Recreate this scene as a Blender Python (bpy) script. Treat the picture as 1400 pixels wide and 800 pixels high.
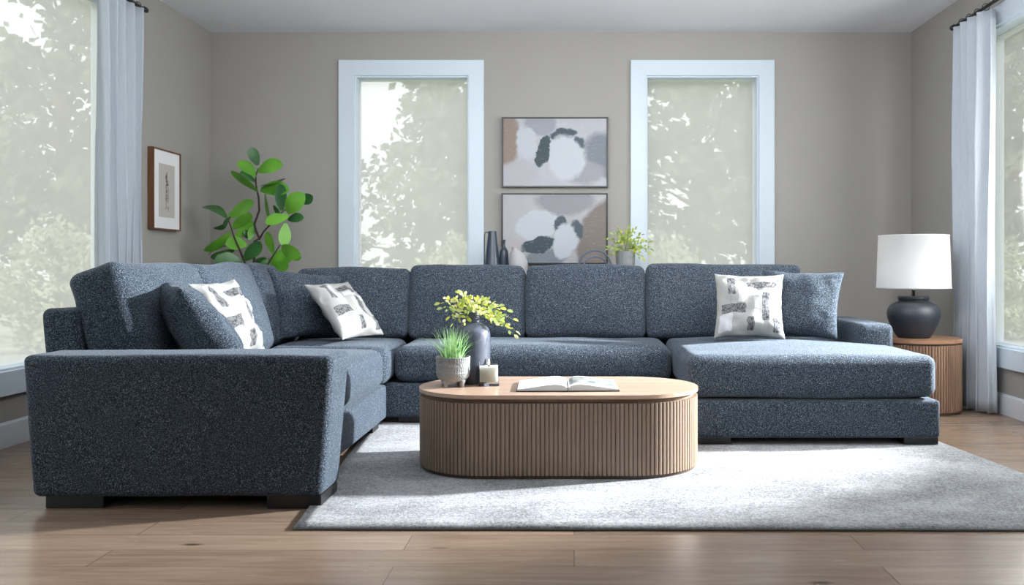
import bpy, bmesh, math, random
from mathutils import Vector, Matrix, noise

PI = math.pi
random.seed(7)
sc = bpy.context.scene
for o in list(bpy.data.objects):
    bpy.data.objects.remove(o)
COL = sc.collection
R = math.radians

# ---------------------------------------------------------------- camera
cam_data = bpy.data.cameras.new('camera')
cam = bpy.data.objects.new('camera', cam_data)
COL.objects.link(cam)
cam.location = (0, 0, 0.89)
cam.rotation_euler = (R(90), 0, 0)
cam_data.sensor_width = 36
cam_data.lens = 36 * 1190 / 1400
cam_data.shift_x = -85 / 1400
cam_data.shift_y = -35 / 1400
cam_data.clip_end = 500
cam_data.dof.use_dof = True
cam_data.dof.focus_distance = 4.3
cam_data.dof.aperture_fstop = 4.2
sc.camera = cam

# ---------------------------------------------------------------- view and light
sc.view_settings.view_transform = 'Standard'
sc.view_settings.look = 'None'
sc.view_settings.gamma = 1
sc.view_settings.use_curve_mapping = False
sc.view_settings.exposure = 0.0
try:
    sc.cycles.use_denoising = True
    sc.cycles.max_bounces = 10
    sc.cycles.diffuse_bounces = 5
    sc.cycles.transparent_max_bounces = 16
    sc.cycles.sample_clamp_indirect = 6
    sc.cycles.caustics_reflective = False
    sc.cycles.caustics_refractive = False
except Exception:
    pass

SKY = 2.1
world = bpy.data.worlds.new('overcast sky')
sc.world = world
world.use_nodes = True
wn = world.node_tree
wn.nodes.clear()
wo = wn.nodes.new('ShaderNodeOutputWorld')
wb = wn.nodes.new('ShaderNodeBackground')
wg = wn.nodes.new('ShaderNodeTexCoord')
ws = wn.nodes.new('ShaderNodeSeparateXYZ')
wr = wn.nodes.new('ShaderNodeValToRGB')
wr.color_ramp.elements[0].position = 0.45
wr.color_ramp.elements[0].color = (0.62, 0.63, 0.62, 1)
wr.color_ramp.elements[1].position = 0.75
wr.color_ramp.elements[1].color = (0.90, 0.95, 1.0, 1)
wm = wn.nodes.new('ShaderNodeMath'); wm.operation = 'MULTIPLY_ADD'
wm.inputs[1].default_value = 0.5; wm.inputs[2].default_value = 0.5
wn.links.new(wg.outputs['Generated'], ws.inputs[0])
wn.links.new(ws.outputs['Z'], wm.inputs[0])
wn.links.new(wm.outputs[0], wr.inputs[0])
wn.links.new(wr.outputs[0], wb.inputs[0])
wb.inputs[1].default_value = SKY
wn.links.new(wb.outputs[0], wo.inputs[0])

# high sun behind the house front: it reaches the garden only
sd = bpy.data.lights.new('sun', 'SUN'); sd.energy = 3.5; sd.angle = R(2); sd.color = (1.0, 0.98, 0.94)
so = bpy.data.objects.new('sun', sd); COL.objects.link(so)
so.rotation_euler = Vector((0.0, 0.72, -0.69)).to_track_quat('-Z', 'Y').to_euler()

def area(name, loc, target, sx, sy, power, color=(1, 1, 1), portal=False, spread=180):
    d = bpy.data.lights.new(name, 'AREA')
    d.shape = 'RECTANGLE'; d.size = sx; d.size_y = sy; d.energy = power; d.color = color; d.spread = R(spread)
    o = bpy.data.objects.new(name, d)
    COL.objects.link(o)
    o.location = loc
    o.rotation_euler = (Vector(target) - Vector(loc)).to_track_quat('-Z', 'Y').to_euler()
    if portal:
        d.cycles.is_portal = True
    return o

# ---------------------------------------------------------------- room numbers
XL, XR, YB, YF, ZC = -2.81, 2.60, 6.72, -1.2, 2.70
WT = 0.16
BACKW = ((-1.695, -0.814, 0.38, 2.365), (0.554, 1.424, 0.38, 2.365))
SIDEW_L = (1.30, 5.36, 0.375, 2.50)
SIDEW_R = (1.30, 5.60, 0.40, 2.365)

FILL_POWER = 6.5
area('added_softbox_fill', (-0.8, -0.9, 2.2), (-0.2, 4.5, 0.6), 2.6, 1.2, FILL_POWER, (0.95, 0.98, 1.0))  # added fill from behind the camera; the room has no such lamp
# added fill panels inside the room, imitating daylight from the side windows
area('added_fill_left', (XL + 0.22, 2.55, 1.45), (0, 3.1, 1.3), 2.3, 1.9, 8, (0.88, 0.94, 1.0))
area('added_fill_right', (XR - 0.18, 2.55, 1.45), (0, 3.1, 1.3), 2.3, 1.9, 13, (0.92, 0.96, 1.0))
area('added_cushion_fill', (0.1, 4.0, 2.36), (0.1, 5.5, 0.65), 3.0, 0.35, 15, (0.92, 0.96, 1.0), spread=125)  # lamp added above the view to brighten the back cushions
area('added_wall_wash', (-0.05, 4.2, 2.38), (-0.05, 6.7, 1.75), 1.7, 0.3, 7, (0.88, 0.95, 1.0))  # lamp added above the view to brighten the back wall
area('added_ceiling_fill', (0, 3.0, 1.95), (0, 5.2, 2.75), 2.6, 0.5, 62, (0.95, 0.96, 1.0))  # uplight added out of view to brighten ceiling and walls
# unseen studio spot outside the right window, giving low hard light from the right
kd = bpy.data.lights.new('key_light', 'SPOT')
kd.energy = 15500; kd.color = (0.95, 0.97, 1.0); kd.spot_size = R(31); kd.spot_blend = 0.6; kd.shadow_soft_size = 0.14
ko = bpy.data.objects.new('key_light', kd); COL.objects.link(ko)
ko.location = (4.7, 4.95, 2.15)
ko.rotation_euler = (Vector((-0.2, 4.0, 0.3)) - ko.location).to_track_quat('-Z', 'Y').to_euler()
for w in BACKW:
    area('portal', ((w[0] + w[1]) / 2, YB + WT + .02, (w[2] + w[3]) / 2), ((w[0] + w[1]) / 2, 0, (w[2] + w[3]) / 2), w[1] - w[0], w[3] - w[2], 1, portal=True)
area('portal', (XL - WT - .02, (SIDEW_L[0] + SIDEW_L[1]) / 2, (SIDEW_L[2] + SIDEW_L[3]) / 2), (0, (SIDEW_L[0] + SIDEW_L[1]) / 2, (SIDEW_L[2] + SIDEW_L[3]) / 2), SIDEW_L[1] - SIDEW_L[0], SIDEW_L[3] - SIDEW_L[2], 1, portal=True)
area('portal', (XR + WT + .02, (SIDEW_R[0] + SIDEW_R[1]) / 2, (SIDEW_R[2] + SIDEW_R[3]) / 2), (0, (SIDEW_R[0] + SIDEW_R[1]) / 2, (SIDEW_R[2] + SIDEW_R[3]) / 2), SIDEW_R[1] - SIDEW_R[0], SIDEW_R[3] - SIDEW_R[2], 1, portal=True)

# ---------------------------------------------------------------- node helper
def srgb(r, g, b):
    f = lambda c: (c / 255 / 12.92) if c / 255 <= 0.04045 else ((c / 255 + 0.055) / 1.055) ** 2.4
    return (f(r), f(g), f(b), 1)

class NT:
    def __init__(self, name, **kw):
        self.m = bpy.data.materials.new(name)
        self.m.use_nodes = True
        self.t = self.m.node_tree
        self.b = self.t.nodes['Principled BSDF']
        self.out = self.t.nodes['Material Output']
        for k, v in kw.items():
            self.b.inputs[k.replace('_', ' ')].default_value = v
        self.tc = None
    def n(self, kind, **kw):
        nd = self.t.nodes.new('ShaderNode' + kind)
        for k, v in kw.items():
            setattr(nd, k, v)
        return nd
    def put(self, sock, v):
        if v is None:
            return
        if hasattr(v, 'is_output'):
            self.t.links.new(v, sock)
        else:
            sock.default_value = v
    def coord(self, which='Object', scale=(1, 1, 1), loc=(0, 0, 0), rot=(0, 0, 0)):
        if self.tc is None:
            self.tc = self.n('TexCoord')
        mp = self.n('Mapping')
        mp.inputs['Scale'].default_value = scale
        mp.inputs['Location'].default_value = loc
        mp.inputs['Rotation'].default_value = rot
        self.t.links.new(self.tc.outputs[which], mp.inputs[0])
        return mp.outputs[0]
    def math(self, op, a, b=None, c=None, clamp=False):
        nd = self.n('Math', operation=op, use_clamp=clamp)
        self.put(nd.inputs[0], a); self.put(nd.inputs[1], b); self.put(nd.inputs[2], c)
        return nd.outputs[0]
    def noise(self, vec, scale, detail=2, rough=0.5, color=False, dist=0):
        nd = self.n('TexNoise')
        self.put(nd.inputs['Vector'], vec)
        nd.inputs['Scale'].default_value = scale
        nd.inputs['Detail'].default_value = detail
        nd.inputs['Roughness'].default_value = rough
        nd.inputs['Distortion'].default_value = dist
        return nd.outputs['Color' if color else 'Fac']
    def ramp(self, fac, stops, interp='LINEAR'):
        nd = self.n('ValToRGB')
        cr = nd.color_ramp
        cr.interpolation = interp
        while len(cr.elements) < len(stops):
            cr.elements.new(0.5)
        for e, (p, c) in zip(cr.elements, stops):
            e.position = p
            e.color = c if len(c) == 4 else (*c, 1)
        self.put(nd.inputs[0], fac)
        return nd.outputs[0]
    def mix(self, fac, a, b, blend='MIX'):
        nd = self.n('Mix', data_type='RGBA', blend_type=blend)
        self.put(nd.inputs[0], fac); self.put(nd.inputs[6], a); self.put(nd.inputs[7], b)
        return nd.outputs[2]
    def bump(self, h, strength=0.3, dist=0.01):
        nd = self.n('Bump')
        nd.inputs['Strength'].default_value = strength
        nd.inputs['Distance'].default_value = dist
        self.put(nd.inputs['Height'], h)
        self.t.links.new(nd.outputs[0], self.b.inputs['Normal'])
    def base(self, c):
        self.put(self.b.inputs['Base Color'], c)
    def xy(self, vec):
        s = self.n('SeparateXYZ')
        self.put(s.inputs[0], vec)
        return s.outputs[0], s.outputs[1], s.outputs[2]
    def blob(self, x, y, cx, cy, rx, ry, ang=0, soft=0.15, power=2):
        ca, sa = math.cos(ang), math.sin(ang)
        dx = self.math('SUBTRACT', x, cx); dy = self.math('SUBTRACT', y, cy)
        u = self.math('ADD', self.math('MULTIPLY', dx, ca / rx), self.math('MULTIPLY', dy, sa / rx))
        v = self.math('ADD', self.math('MULTIPLY', dx, -sa / ry), self.math('MULTIPLY', dy, ca / ry))
        au = self.math('POWER', self.math('ABSOLUTE', u), power)
        av = self.math('POWER', self.math('ABSOLUTE', v), power)
        d = self.math('ADD', au, av)
        return self.math('MULTIPLY', self.math('SUBTRACT', 1 + soft / 2, d), 1 / soft, clamp=True)

def paint(name, c, rough=0.6, bump=0.05, var=0.04, scale=3):
    m = NT(name, Roughness=rough)
    v = m.coord()
    f = m.noise(v, scale, 4)
    d = tuple(x * (1 - var) for x in c[:3]) + (1,)
    l = tuple(min(1, x * (1 + var)) for x in c[:3]) + (1,)
    m.base(m.mix(f, d, l))
    m.bump(m.noise(v, 180, 2), bump, 0.002)
    return m.m

M = {}
M['wall'] = paint('wall paint', srgb(155, 152, 147), 0.75, 0.04)
M['ceiling'] = paint('ceiling paint', srgb(232, 233, 238), 0.85, 0.03)
M['casing'] = paint('casing paint', srgb(206, 218, 228), 0.45, 0.02, 0.02)  # white paint; the bluish cast of the daylight is put into its colour
M['baseboard'] = paint('baseboard paint', srgb(214, 218, 224), 0.45, 0.02, 0.02)
M['black'] = paint('black foot', srgb(16, 17, 20), 0.4, 0.02)
M['black_metal'] = paint('black metal', srgb(28, 27, 28), 0.35, 0.0)
M['bluegrey_metal'] = paint('blue grey metal', srgb(86, 96, 118), 0.35, 0.0)
M['steel'] = NT('brushed steel', Metallic=1.0, Roughness=0.3, Base_Color=(0.55, 0.54, 0.52, 1)).m
M['soil'] = paint('potting soil', srgb(60, 45, 34), 0.95, 0.9, 0.5, 60)
M['wick'] = paint('wick', srgb(40, 30, 24), 0.9)
M['wax'] = NT('wax', Base_Color=srgb(252, 249, 242), Roughness=0.45, Subsurface_Weight=0.8, Subsurface_Radius=(1, .9, .8), Subsurface_Scale=0.04).m
M['paper_white'] = paint('page paper', srgb(238, 238, 240), 0.6, 0.0, 0.01)
M['bark'] = paint('bark', srgb(62, 52, 48), 0.9, 0.6, 0.25, 40)
M['tree_bark'] = paint('tree bark', srgb(92, 80, 70), 0.95, 0.6, 0.3, 6)
M['stem'] = paint('green stem', srgb(110, 130, 70), 0.6)

def fabric():
    m = NT('tweed upholstery', Roughness=0.95)
    m.b.inputs['Specular IOR Level'].default_value = 0.15
    m.b.inputs['Sheen Weight'].default_value = 0.12
    m.b.inputs['Sheen Roughness'].default_value = 0.5
    m.b.inputs['Sheen Tint'].default_value = (0.75, 0.86, 1, 1)
    v = m.coord()
    a = m.noise(v, 290, 3, 0.7)
    b = m.noise(v, 480, 2, 0.6)
    c = m.noise(v, 4, 3)
    f = m.math('ADD', m.math('MULTIPLY', a, 0.6), m.math('MULTIPLY', b, 0.4))
    col = m.ramp(f, [(0.39, srgb(8, 11, 17)), (0.46, srgb(24, 31, 41)), (0.54, srgb(58, 70, 82)), (0.65, srgb(174, 184, 193))])
    col = m.mix(m.math('MULTIPLY', c, 0.25), col, srgb(38, 46, 60), 'MIX')
    m.base(col)
    m.bump(f, 0.5, 0.003)
    return m.m
M['tweed'] = fabric()

def floor_mat():
    m = NT('oak plank floor', Roughness=0.33)
    v = m.coord()
    br = m.n('TexBrick', offset=0.37, offset_frequency=2, squash=1)
    m.put(br.inputs['Vector'], v)
    br.inputs['Color1'].default_value = (0, 0, 0, 1)
    br.inputs['Color2'].default_value = (1, 1, 1, 1)
    br.inputs['Mortar'].default_value = (0.5, 0.5, 0.5, 1)
    br.inputs['Scale'].default_value = 1
    br.inputs['Mortar Size'].default_value = 0.0012
    br.inputs['Mortar Smooth'].default_value = 0.2
    br.inputs['Brick Width'].default_value = 1.45
    br.inputs['Row Height'].default_value = 0.152
    # grain, shifted per plank
    off = m.n('CombineXYZ'); m.put(off.inputs[0], m.math('MULTIPLY', br.outputs['Color'], 7.0)); m.put(off.inputs[1], m.math('MULTIPLY', br.outputs['Color'], 3.0))
    ad = m.n('VectorMath', operation='ADD'); m.put(ad.inputs[0], v); m.put(ad.inputs[1], off.outputs[0])
    mp = m.n('Mapping'); mp.inputs['Scale'].default_value = (1.2, 14, 1); m.put(mp.inputs[0], ad.outputs[0])
    g = m.noise(mp.outputs[0], 2.2, 6, 0.62, dist=0.6)
    mp2 = m.n('Mapping'); mp2.inputs['Scale'].default_value = (3, 90, 1); m.put(mp2.inputs[0], ad.outputs[0])
    g2 = m.noise(mp2.outputs[0], 2, 3, 0.6)
    col = m.ramp(g, [(0.25, srgb(96, 78, 66)), (0.5, srgb(126, 107, 92)), (0.75, srgb(150, 132, 116))])
    col = m.mix(m.math('MULTIPLY', g2, 0.5), col, srgb(118, 94, 76))
    col = m.mix(0.28, col, m.ramp(br.outputs['Color'], [(0, srgb(108, 90, 77)), (1, srgb(166, 146, 128))]))
    # knots
    vk = m.n('TexVoronoi'); m.put(vk.inputs['Vector'], m.coord(scale=(1.6, 4.5, 1))); vk.inputs['Scale'].default_value = 1.0
    kn = m.math('MULTIPLY', m.math('SUBTRACT', 0.075, vk.outputs['Distance']), 18, clamp=True)
    col = m.mix(kn, col, srgb(66, 47, 36))
    col = m.mix(br.outputs['Fac'], col, srgb(70, 54, 44))
    m.base(col)
    m.put(m.b.inputs['Roughness'], m.math("MULTIPLY_ADD", g2, 0.12, 0.19))
    m.bump(m.math('SUBTRACT', g2, m.math('MULTIPLY', br.outputs['Fac'], 1.5)), 0.12, 0.002)
    return m.m
M['floor'] = floor_mat()

def rug_mat():
    m = NT('distressed rug', Roughness=1.0)
    m.b.inputs['Specular IOR Level'].default_value = 0.1
    m.b.inputs['Sheen Weight'].default_value = 0.2
    big = m.noise(m.coord(scale=(1, 1.3, 1)), 2.2, 4, 0.6, dist=0.5)
    st = m.noise(m.coord(scale=(4, 17, 1)), 3, 5, 0.75)
    st2 = m.noise(m.coord(scale=(34, 7, 1)), 3, 4, 0.75)
    fine = m.noise(m.coord(scale=(1, .7, 1)), 120, 4, 0.8)
    col = m.ramp(big, [(0.36, srgb(84, 88, 91)), (0.5, srgb(134, 136, 139)), (0.60, srgb(164, 166, 170))])
    s = m.math('MULTIPLY', m.ramp(st, [(0.5, (0, 0, 0)), (0.62, (1, 1, 1))]), m.ramp(big, [(0.35, (1, 1, 1)), (0.6, (.35, .35, .35))]))
    col = m.mix(m.math('MULTIPLY', s, 0.95), col, srgb(70, 70, 74))
    s2 = m.ramp(st2, [(0.55, (0, 0, 0)), (0.7, (1, 1, 1))])
    col = m.mix(m.math('MULTIPLY', s2, 0.5), col, srgb(96, 93, 92))
    col = m.mix(0.42, col, m.ramp(fine, [(0.38, srgb(48, 48, 50)), (0.6, srgb(200, 202, 206))]))
    m.base(col)
    m.bump(m.math('ADD', fine, m.math('MULTIPLY', st, 0.6)), 0.7, 0.006)
    return m.m
M['rug'] = rug_mat()
M['rug_edge'] = paint('rug binding', srgb(96, 98, 96), 0.95, 0.5, 0.3, 90)

def wood(name, c1, c2, axis, rough=0.4, sc_=1.0):
    m = NT(name, Roughness=rough)
    s = {'X': (1.5, 22, 22), 'Y': (22, 1.5, 22), 'Z': (22, 22, 1.5)}[axis]
    v = m.coord(scale=s)
    g = m.noise(v, 1.4 * sc_, 6, 0.62, dist=0.8)
    g2 = m.noise(m.coord(scale=tuple(k * 4 for k in s)), 2, 2, 0.6)
    col = m.ramp(g, [(0.3, c1), (0.7, c2)])
    col = m.mix(m.math('MULTIPLY', g2, 0.14), col, tuple(x * 0.6 for x in c1[:3]) + (1,))
    m.base(col)
    m.bump(g2, 0.08, 0.001)
    return m.m
M['table_wood'] = wood('light walnut top', srgb(184, 154, 132), srgb(206, 178, 156), 'X', 0.2)
M['slat_wood'] = wood('walnut slats', srgb(138, 117, 100), srgb(152, 130, 112), 'Z', 0.5)
M['side_wood'] = wood('walnut side slats', srgb(116, 90, 72), srgb(136, 108, 88), 'Z', 0.45)
M['side_top'] = wood('walnut side top', srgb(122, 88, 66), srgb(160, 124, 98), 'X', 0.3)
M['frame_wood'] = wood('walnut picture frame', srgb(84, 52, 34), srgb(126, 84, 58), 'Z', 0.5)
M['console_wood'] = wood('dark console wood', srgb(70, 54, 44), srgb(98, 78, 64), 'X', 0.5)

def curtain_mat():
    m = NT('linen curtain', Roughness=0.9)
    v = m.coord(scale=(1, 1, 1))
    w = m.noise(m.coord(scale=(300, 300, 20)), 1, 2)
    m.base(m.mix(w, srgb(172, 181, 190), srgb(196, 204, 213)))
    m.bump(w, 0.15, 0.001)
    tr = m.n('BsdfTranslucent'); tr.inputs[0].default_value = srgb(200, 210, 220)
    mx = m.n('MixShader'); mx.inputs[0].default_value = 0.07
    m.t.links.new(m.b.outputs[0], mx.inputs[1]); m.t.links.new(tr.outputs[0], mx.inputs[2])
    m.t.links.new(mx.outputs[0], m.out.inputs[0])
    return m.m
M['curtain'] = curtain_mat()

def shade_mat():
    m = NT('white lamp shade', Roughness=0.85, Base_Color=srgb(206, 208, 212))
    tr = m.n('BsdfTranslucent'); tr.inputs[0].default_value = srgb(248, 246, 242)
    mx = m.n('MixShader'); mx.inputs[0].default_value = 0.45
    m.t.links.new(m.b.outputs[0], mx.inputs[1]); m.t.links.new(tr.outputs[0], mx.inputs[2])
    m.t.links.new(mx.outputs[0], m.out.inputs[0])
    return m.m
M['shade'] = shade_mat()

def pane_mat(name, haze, albedo):
    """window pane behind a pale sheer screen film: part clear, part scattering"""
    m = NT(name)
    tp = m.n('BsdfTransparent'); tp.inputs[0].default_value = (0.97, 0.98, 0.98, 1)
    tl = m.n('BsdfTranslucent'); tl.inputs[0].default_value = albedo
    mx = m.n('MixShader'); mx.inputs[0].default_value = haze
    m.t.links.new(tp.outputs[0], mx.inputs[1]); m.t.links.new(tl.outputs[0], mx.inputs[2])
    m.t.links.new(mx.outputs[0], m.out.inputs[0])
    return m.m
M['pane'] = pane_mat('window pane with sheer film', 0.42, srgb(240, 239, 234))
M['pane_left'] = pane_mat('window pane with dull film', 0.42, srgb(218, 217, 213))
M['pane_sunny'] = pane_mat('window pane with grey film', 0.36, srgb(204, 203, 198))

def glass_mat():
    m = NT('clear glass')
    tp = m.n('BsdfTransparent'); tp.inputs[0].default_value = (0.95, 0.97, 0.97, 1)
    gl = m.n('BsdfGlossy'); gl.inputs['Roughness'].default_value = 0.02
    lw = m.n('Fresnel'); lw.inputs[0].default_value = 1.5
    mx = m.n('MixShader')
    m.t.links.new(lw.outputs[0], mx.inputs[0]); m.t.links.new(tp.outputs[0], mx.inputs[1]); m.t.links.new(gl.outputs[0], mx.inputs[2])
    m.t.links.new(mx.outputs[0], m.out.inputs[0])
    return m.m
M['glass'] = glass_mat()

def ceramic(name, c1, c2, rough=0.5, scale=12, bump=0.15):
    m = NT(name, Roughness=rough)
    v = m.coord()
    f = m.noise(v, scale, 5, 0.6)
    m.base(m.mix(f, c1, c2))
    m.bump(m.noise(v, scale * 6, 3), bump, 0.003)
    return m.m
M['vase_grey'] = ceramic('slate grey ceramic', srgb(52, 58, 72), srgb(80, 88, 104), 0.45)
M['lamp_base'] = ceramic('charcoal navy ceramic', srgb(24, 29, 37), srgb(42, 49, 60), 0.5)
M['pitcher'] = ceramic('dark slate glaze', srgb(42, 52, 64), srgb(60, 72, 86), 0.3)
M['beige_vase'] = ceramic('pale stone ceramic', srgb(150, 150, 156), srgb(186, 184, 186), 0.7)
M['pot_grey'] = ceramic('grey stoneware', srgb(112, 115, 116), srgb(152, 155, 156), 0.7, 20, 0.3)
M['big_pot'] = ceramic('dark planter glaze', srgb(60, 62, 66), srgb(84, 86, 90), 0.5)

def leaf_mat(name, c1, c2, rough=0.4, trans=0.25, scale=14):
    m = NT(name, Roughness=rough)
    oi = m.noise(m.coord(), scale, 2)
    m.base(m.ramp(oi, [(0.35, c1), (0.65, c2)]))
    tr = m.n('BsdfTranslucent'); tr.inputs[0].default_value = c2
    mx = m.n('MixShader'); mx.inputs[0].default_value = trans
    m.t.links.new(m.b.outputs[0], mx.inputs[1]); m.t.links.new(tr.outputs[0], mx.inputs[2])
    m.t.links.new(mx.outputs[0], m.out.inputs[0])
    return m.m
M['fig_leaf'] = leaf_mat('fiddle leaf', srgb(76, 142, 40), srgb(118, 184, 62), 0.35, 0.2, 5)
M['fig_leaf_dark'] = leaf_mat('dark fiddle leaf', srgb(40, 84, 46), srgb(66, 116, 58), 0.3, 0.15, 6)
M['yellow_leaf'] = leaf_mat('yellow green leaf', srgb(140, 158, 46), srgb(204, 204, 84), 0.5, 0.3, 30)
M['cream_leaf'] = leaf_mat('cream edged leaf', srgb(206, 204, 130), srgb(226, 226, 178), 0.5, 0.3, 30)
M['pale_leaf'] = leaf_mat('pale green leaf', srgb(120, 152, 70), srgb(188, 204, 120), 0.5, 0.3, 30)
M['grass_leaf'] = leaf_mat('fresh grass', srgb(86, 150, 72), srgb(184, 220, 160), 0.5, 0.3, 25)
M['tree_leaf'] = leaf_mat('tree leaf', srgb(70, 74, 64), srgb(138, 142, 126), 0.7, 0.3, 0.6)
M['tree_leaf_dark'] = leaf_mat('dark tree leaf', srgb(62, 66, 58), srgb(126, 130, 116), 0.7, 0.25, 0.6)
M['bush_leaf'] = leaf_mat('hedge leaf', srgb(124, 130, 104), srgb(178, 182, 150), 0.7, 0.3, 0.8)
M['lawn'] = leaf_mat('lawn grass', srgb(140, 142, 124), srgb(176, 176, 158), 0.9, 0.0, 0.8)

def flame_mat():
    m = NT('candle flame')
    e = m.n('Emission'); e.inputs[0].default_value = (1.0, 0.62, 0.25, 1); e.inputs[1].default_value = 9
    m.t.links.new(e.outputs[0], m.out.inputs[0])
    return m.m
M['flame'] = flame_mat()

# ---------------------------------------------------------------- mesh helpers
def link(name, me, mat=None, parent=None, smooth=True):
    o = bpy.data.objects.new(name, me)
    COL.objects.link(o)
    if mat is not None and len(me.materials) == 0:
        me.materials.append(mat)
    if smooth:
        for p in me.polygons:
            p.use_smooth = True
    if parent is not None:
        o.parent = parent
    return o

def from_bm(name, bm, mat, parent=None, smooth=True):
    bmesh.ops.recalc_face_normals(bm, faces=bm.faces)
    me = bpy.data.meshes.new(name)
    bm.to_mesh(me)
    bm.free()
    return link(name, me, mat, parent, smooth)

def thing(name, label, cat, loc=(0, 0, 0), rotz=0, group=None):
    o = bpy.data.objects.new(name, None)
    o.empty_display_size = 0.1
    COL.objects.link(o)
    o.location = loc
    o.rotation_euler = (0, 0, rotz)
    return tag(o, label, cat, group)

def tag(o, label, cat, group=None):
    o['label'] = label
    o['category'] = cat
    if group:
        o['group'] = group
    return o

def struct(o):
    o['kind'] = 'structure'
    return o

def bm_box(bm, x0, x1, y0, y1, z0, z1):
    vs = [bm.verts.new(p) for p in ((x0, y0, z0), (x1, y0, z0), (x1, y1, z0), (x0, y1, z0), (x0, y0, z1), (x1, y0, z1), (x1, y1, z1), (x0, y1, z1))]
    fs = []
    for f in ((0, 3, 2, 1), (4, 5, 6, 7), (0, 1, 5, 4), (1, 2, 6, 5), (2, 3, 7, 6), (3, 0, 4, 7)):
        fs.append(bm.faces.new([vs[i] for i in f]))
    return vs

def box(name, x0, x1, y0, y1, z0, z1, mat, parent=None, bevel=0.0, seg=2):
    bm = bmesh.new()
    bm_box(bm, x0, x1, y0, y1, z0, z1)
    if bevel:
        bmesh.ops.bevel(bm, geom=list(bm.edges), offset=bevel, segments=seg, profile=0.6, affect='EDGES')
    return from_bm(name, bm, mat, parent, smooth=False)

def bm_lathe(bm, prof, seg=48, cx=0, cy=0, cap=True, rfun=None):
    rings = []
    for i, (r, z) in enumerate(prof):
        ring = []
        for k in range(seg):
            a = 2 * PI * k / seg
            rr = r if rfun is None else rfun(i, r, z, a)
            ring.append(bm.verts.new((cx + rr * math.cos(a), cy + rr * math.sin(a), z)))
        rings.append(ring)
    for a, b in zip(rings, rings[1:]):
        for k in range(seg):
            bm.faces.new((a[k], a[(k + 1) % seg], b[(k + 1) % seg], b[k]))
    if cap:
        bm.faces.new(list(reversed(rings[0])))
        bm.faces.new(rings[-1])

def lathe(name, prof, mat, parent=None, seg=48, cx=0, cy=0, rfun=None, smooth=True):
    bm = bmesh.new()
    bm_lathe(bm, prof, seg, cx, cy, True, rfun)
    return from_bm(name, bm, mat, parent, smooth)

def smooth_profile(pts, n=6):
    """Catmull-Rom through the profile points"""
    out = []
    P = [pts[0]] + list(pts) + [pts[-1]]
    for i in range(1, len(P) - 2):
        p0, p1, p2, p3 = P[i - 1], P[i], P[i + 1], P[i + 2]
        for k in range(n):
            t = k / n
            out.append(tuple(0.5 * (2 * p1[j] + (p2[j] - p0[j]) * t + (2 * p0[j] - 5 * p1[j] + 4 * p2[j] - p3[j]) * t * t + (-p0[j] + 3 * p1[j] - 3 * p2[j] + p3[j]) * t ** 3) for j in range(2)))
    out.append(tuple(pts[-1]))
    return out

def bm_tube(bm, pts, rad, seg=8, caps=True):
    pts = [Vector(p) for p in pts]
    n = len(pts)
    rings = []
    up = Vector((0, 0, 1))
    d0 = (pts[1] - pts[0]).normalized()
    if abs(d0.dot(up)) > 0.9:
        up = Vector((1, 0, 0))
    side = d0.cross(up).normalized()
    for i, p in enumerate(pts):
        d = (pts[min(i + 1, n - 1)] - pts[max(i - 1, 0)]).normalized()
        side = (side - d * side.dot(d)).normalized()
        up2 = d.cross(side)
        r = rad[i] if isinstance(rad, (list, tuple)) else rad
        rings.append([bm.verts.new(p + side * r * math.cos(2 * PI * k / seg) + up2 * r * math.sin(2 * PI * k / seg)) for k in range(seg)])
    for a, b in zip(rings, rings[1:]):
        for k in range(seg):
            bm.faces.new((a[k], a[(k + 1) % seg], b[(k + 1) % seg], b[k]))
    if caps:
        bm.faces.new(list(reversed(rings[0])))
        bm.faces.new(rings[-1])

def tube(name, pts, rad, mat, parent=None, seg=10):
    bm = bmesh.new()
    bm_tube(bm, pts, rad, seg)
    return from_bm(name, bm, mat, parent)

def torus_mesh(name, center, RR, r, mat, parent=None, axis='Y', seg=40):
    bm = bmesh.new()
    rings = []
    for i in range(seg):
        a = 2 * PI * i / seg
        ring = []
        for k in range(10):
            b = 2 * PI * k / 10
            q = RR + r * math.cos(b)
            if axis == 'Y':
                p = (q * math.cos(a), r * math.sin(b), q * math.sin(a))
            else:
                p = (q * math.cos(a), q * math.sin(a), r * math.sin(b))
            ring.append(bm.verts.new(Vector(center) + Vector(p)))
        rings.append(ring)
    for i in range(seg):
        a, b = rings[i], rings[(i + 1) % seg]
        for k in range(10):
            bm.faces.new((a[k], a[(k + 1) % 10], b[(k + 1) % 10], b[k]))
    return from_bm(name, bm, mat, parent)

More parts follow.
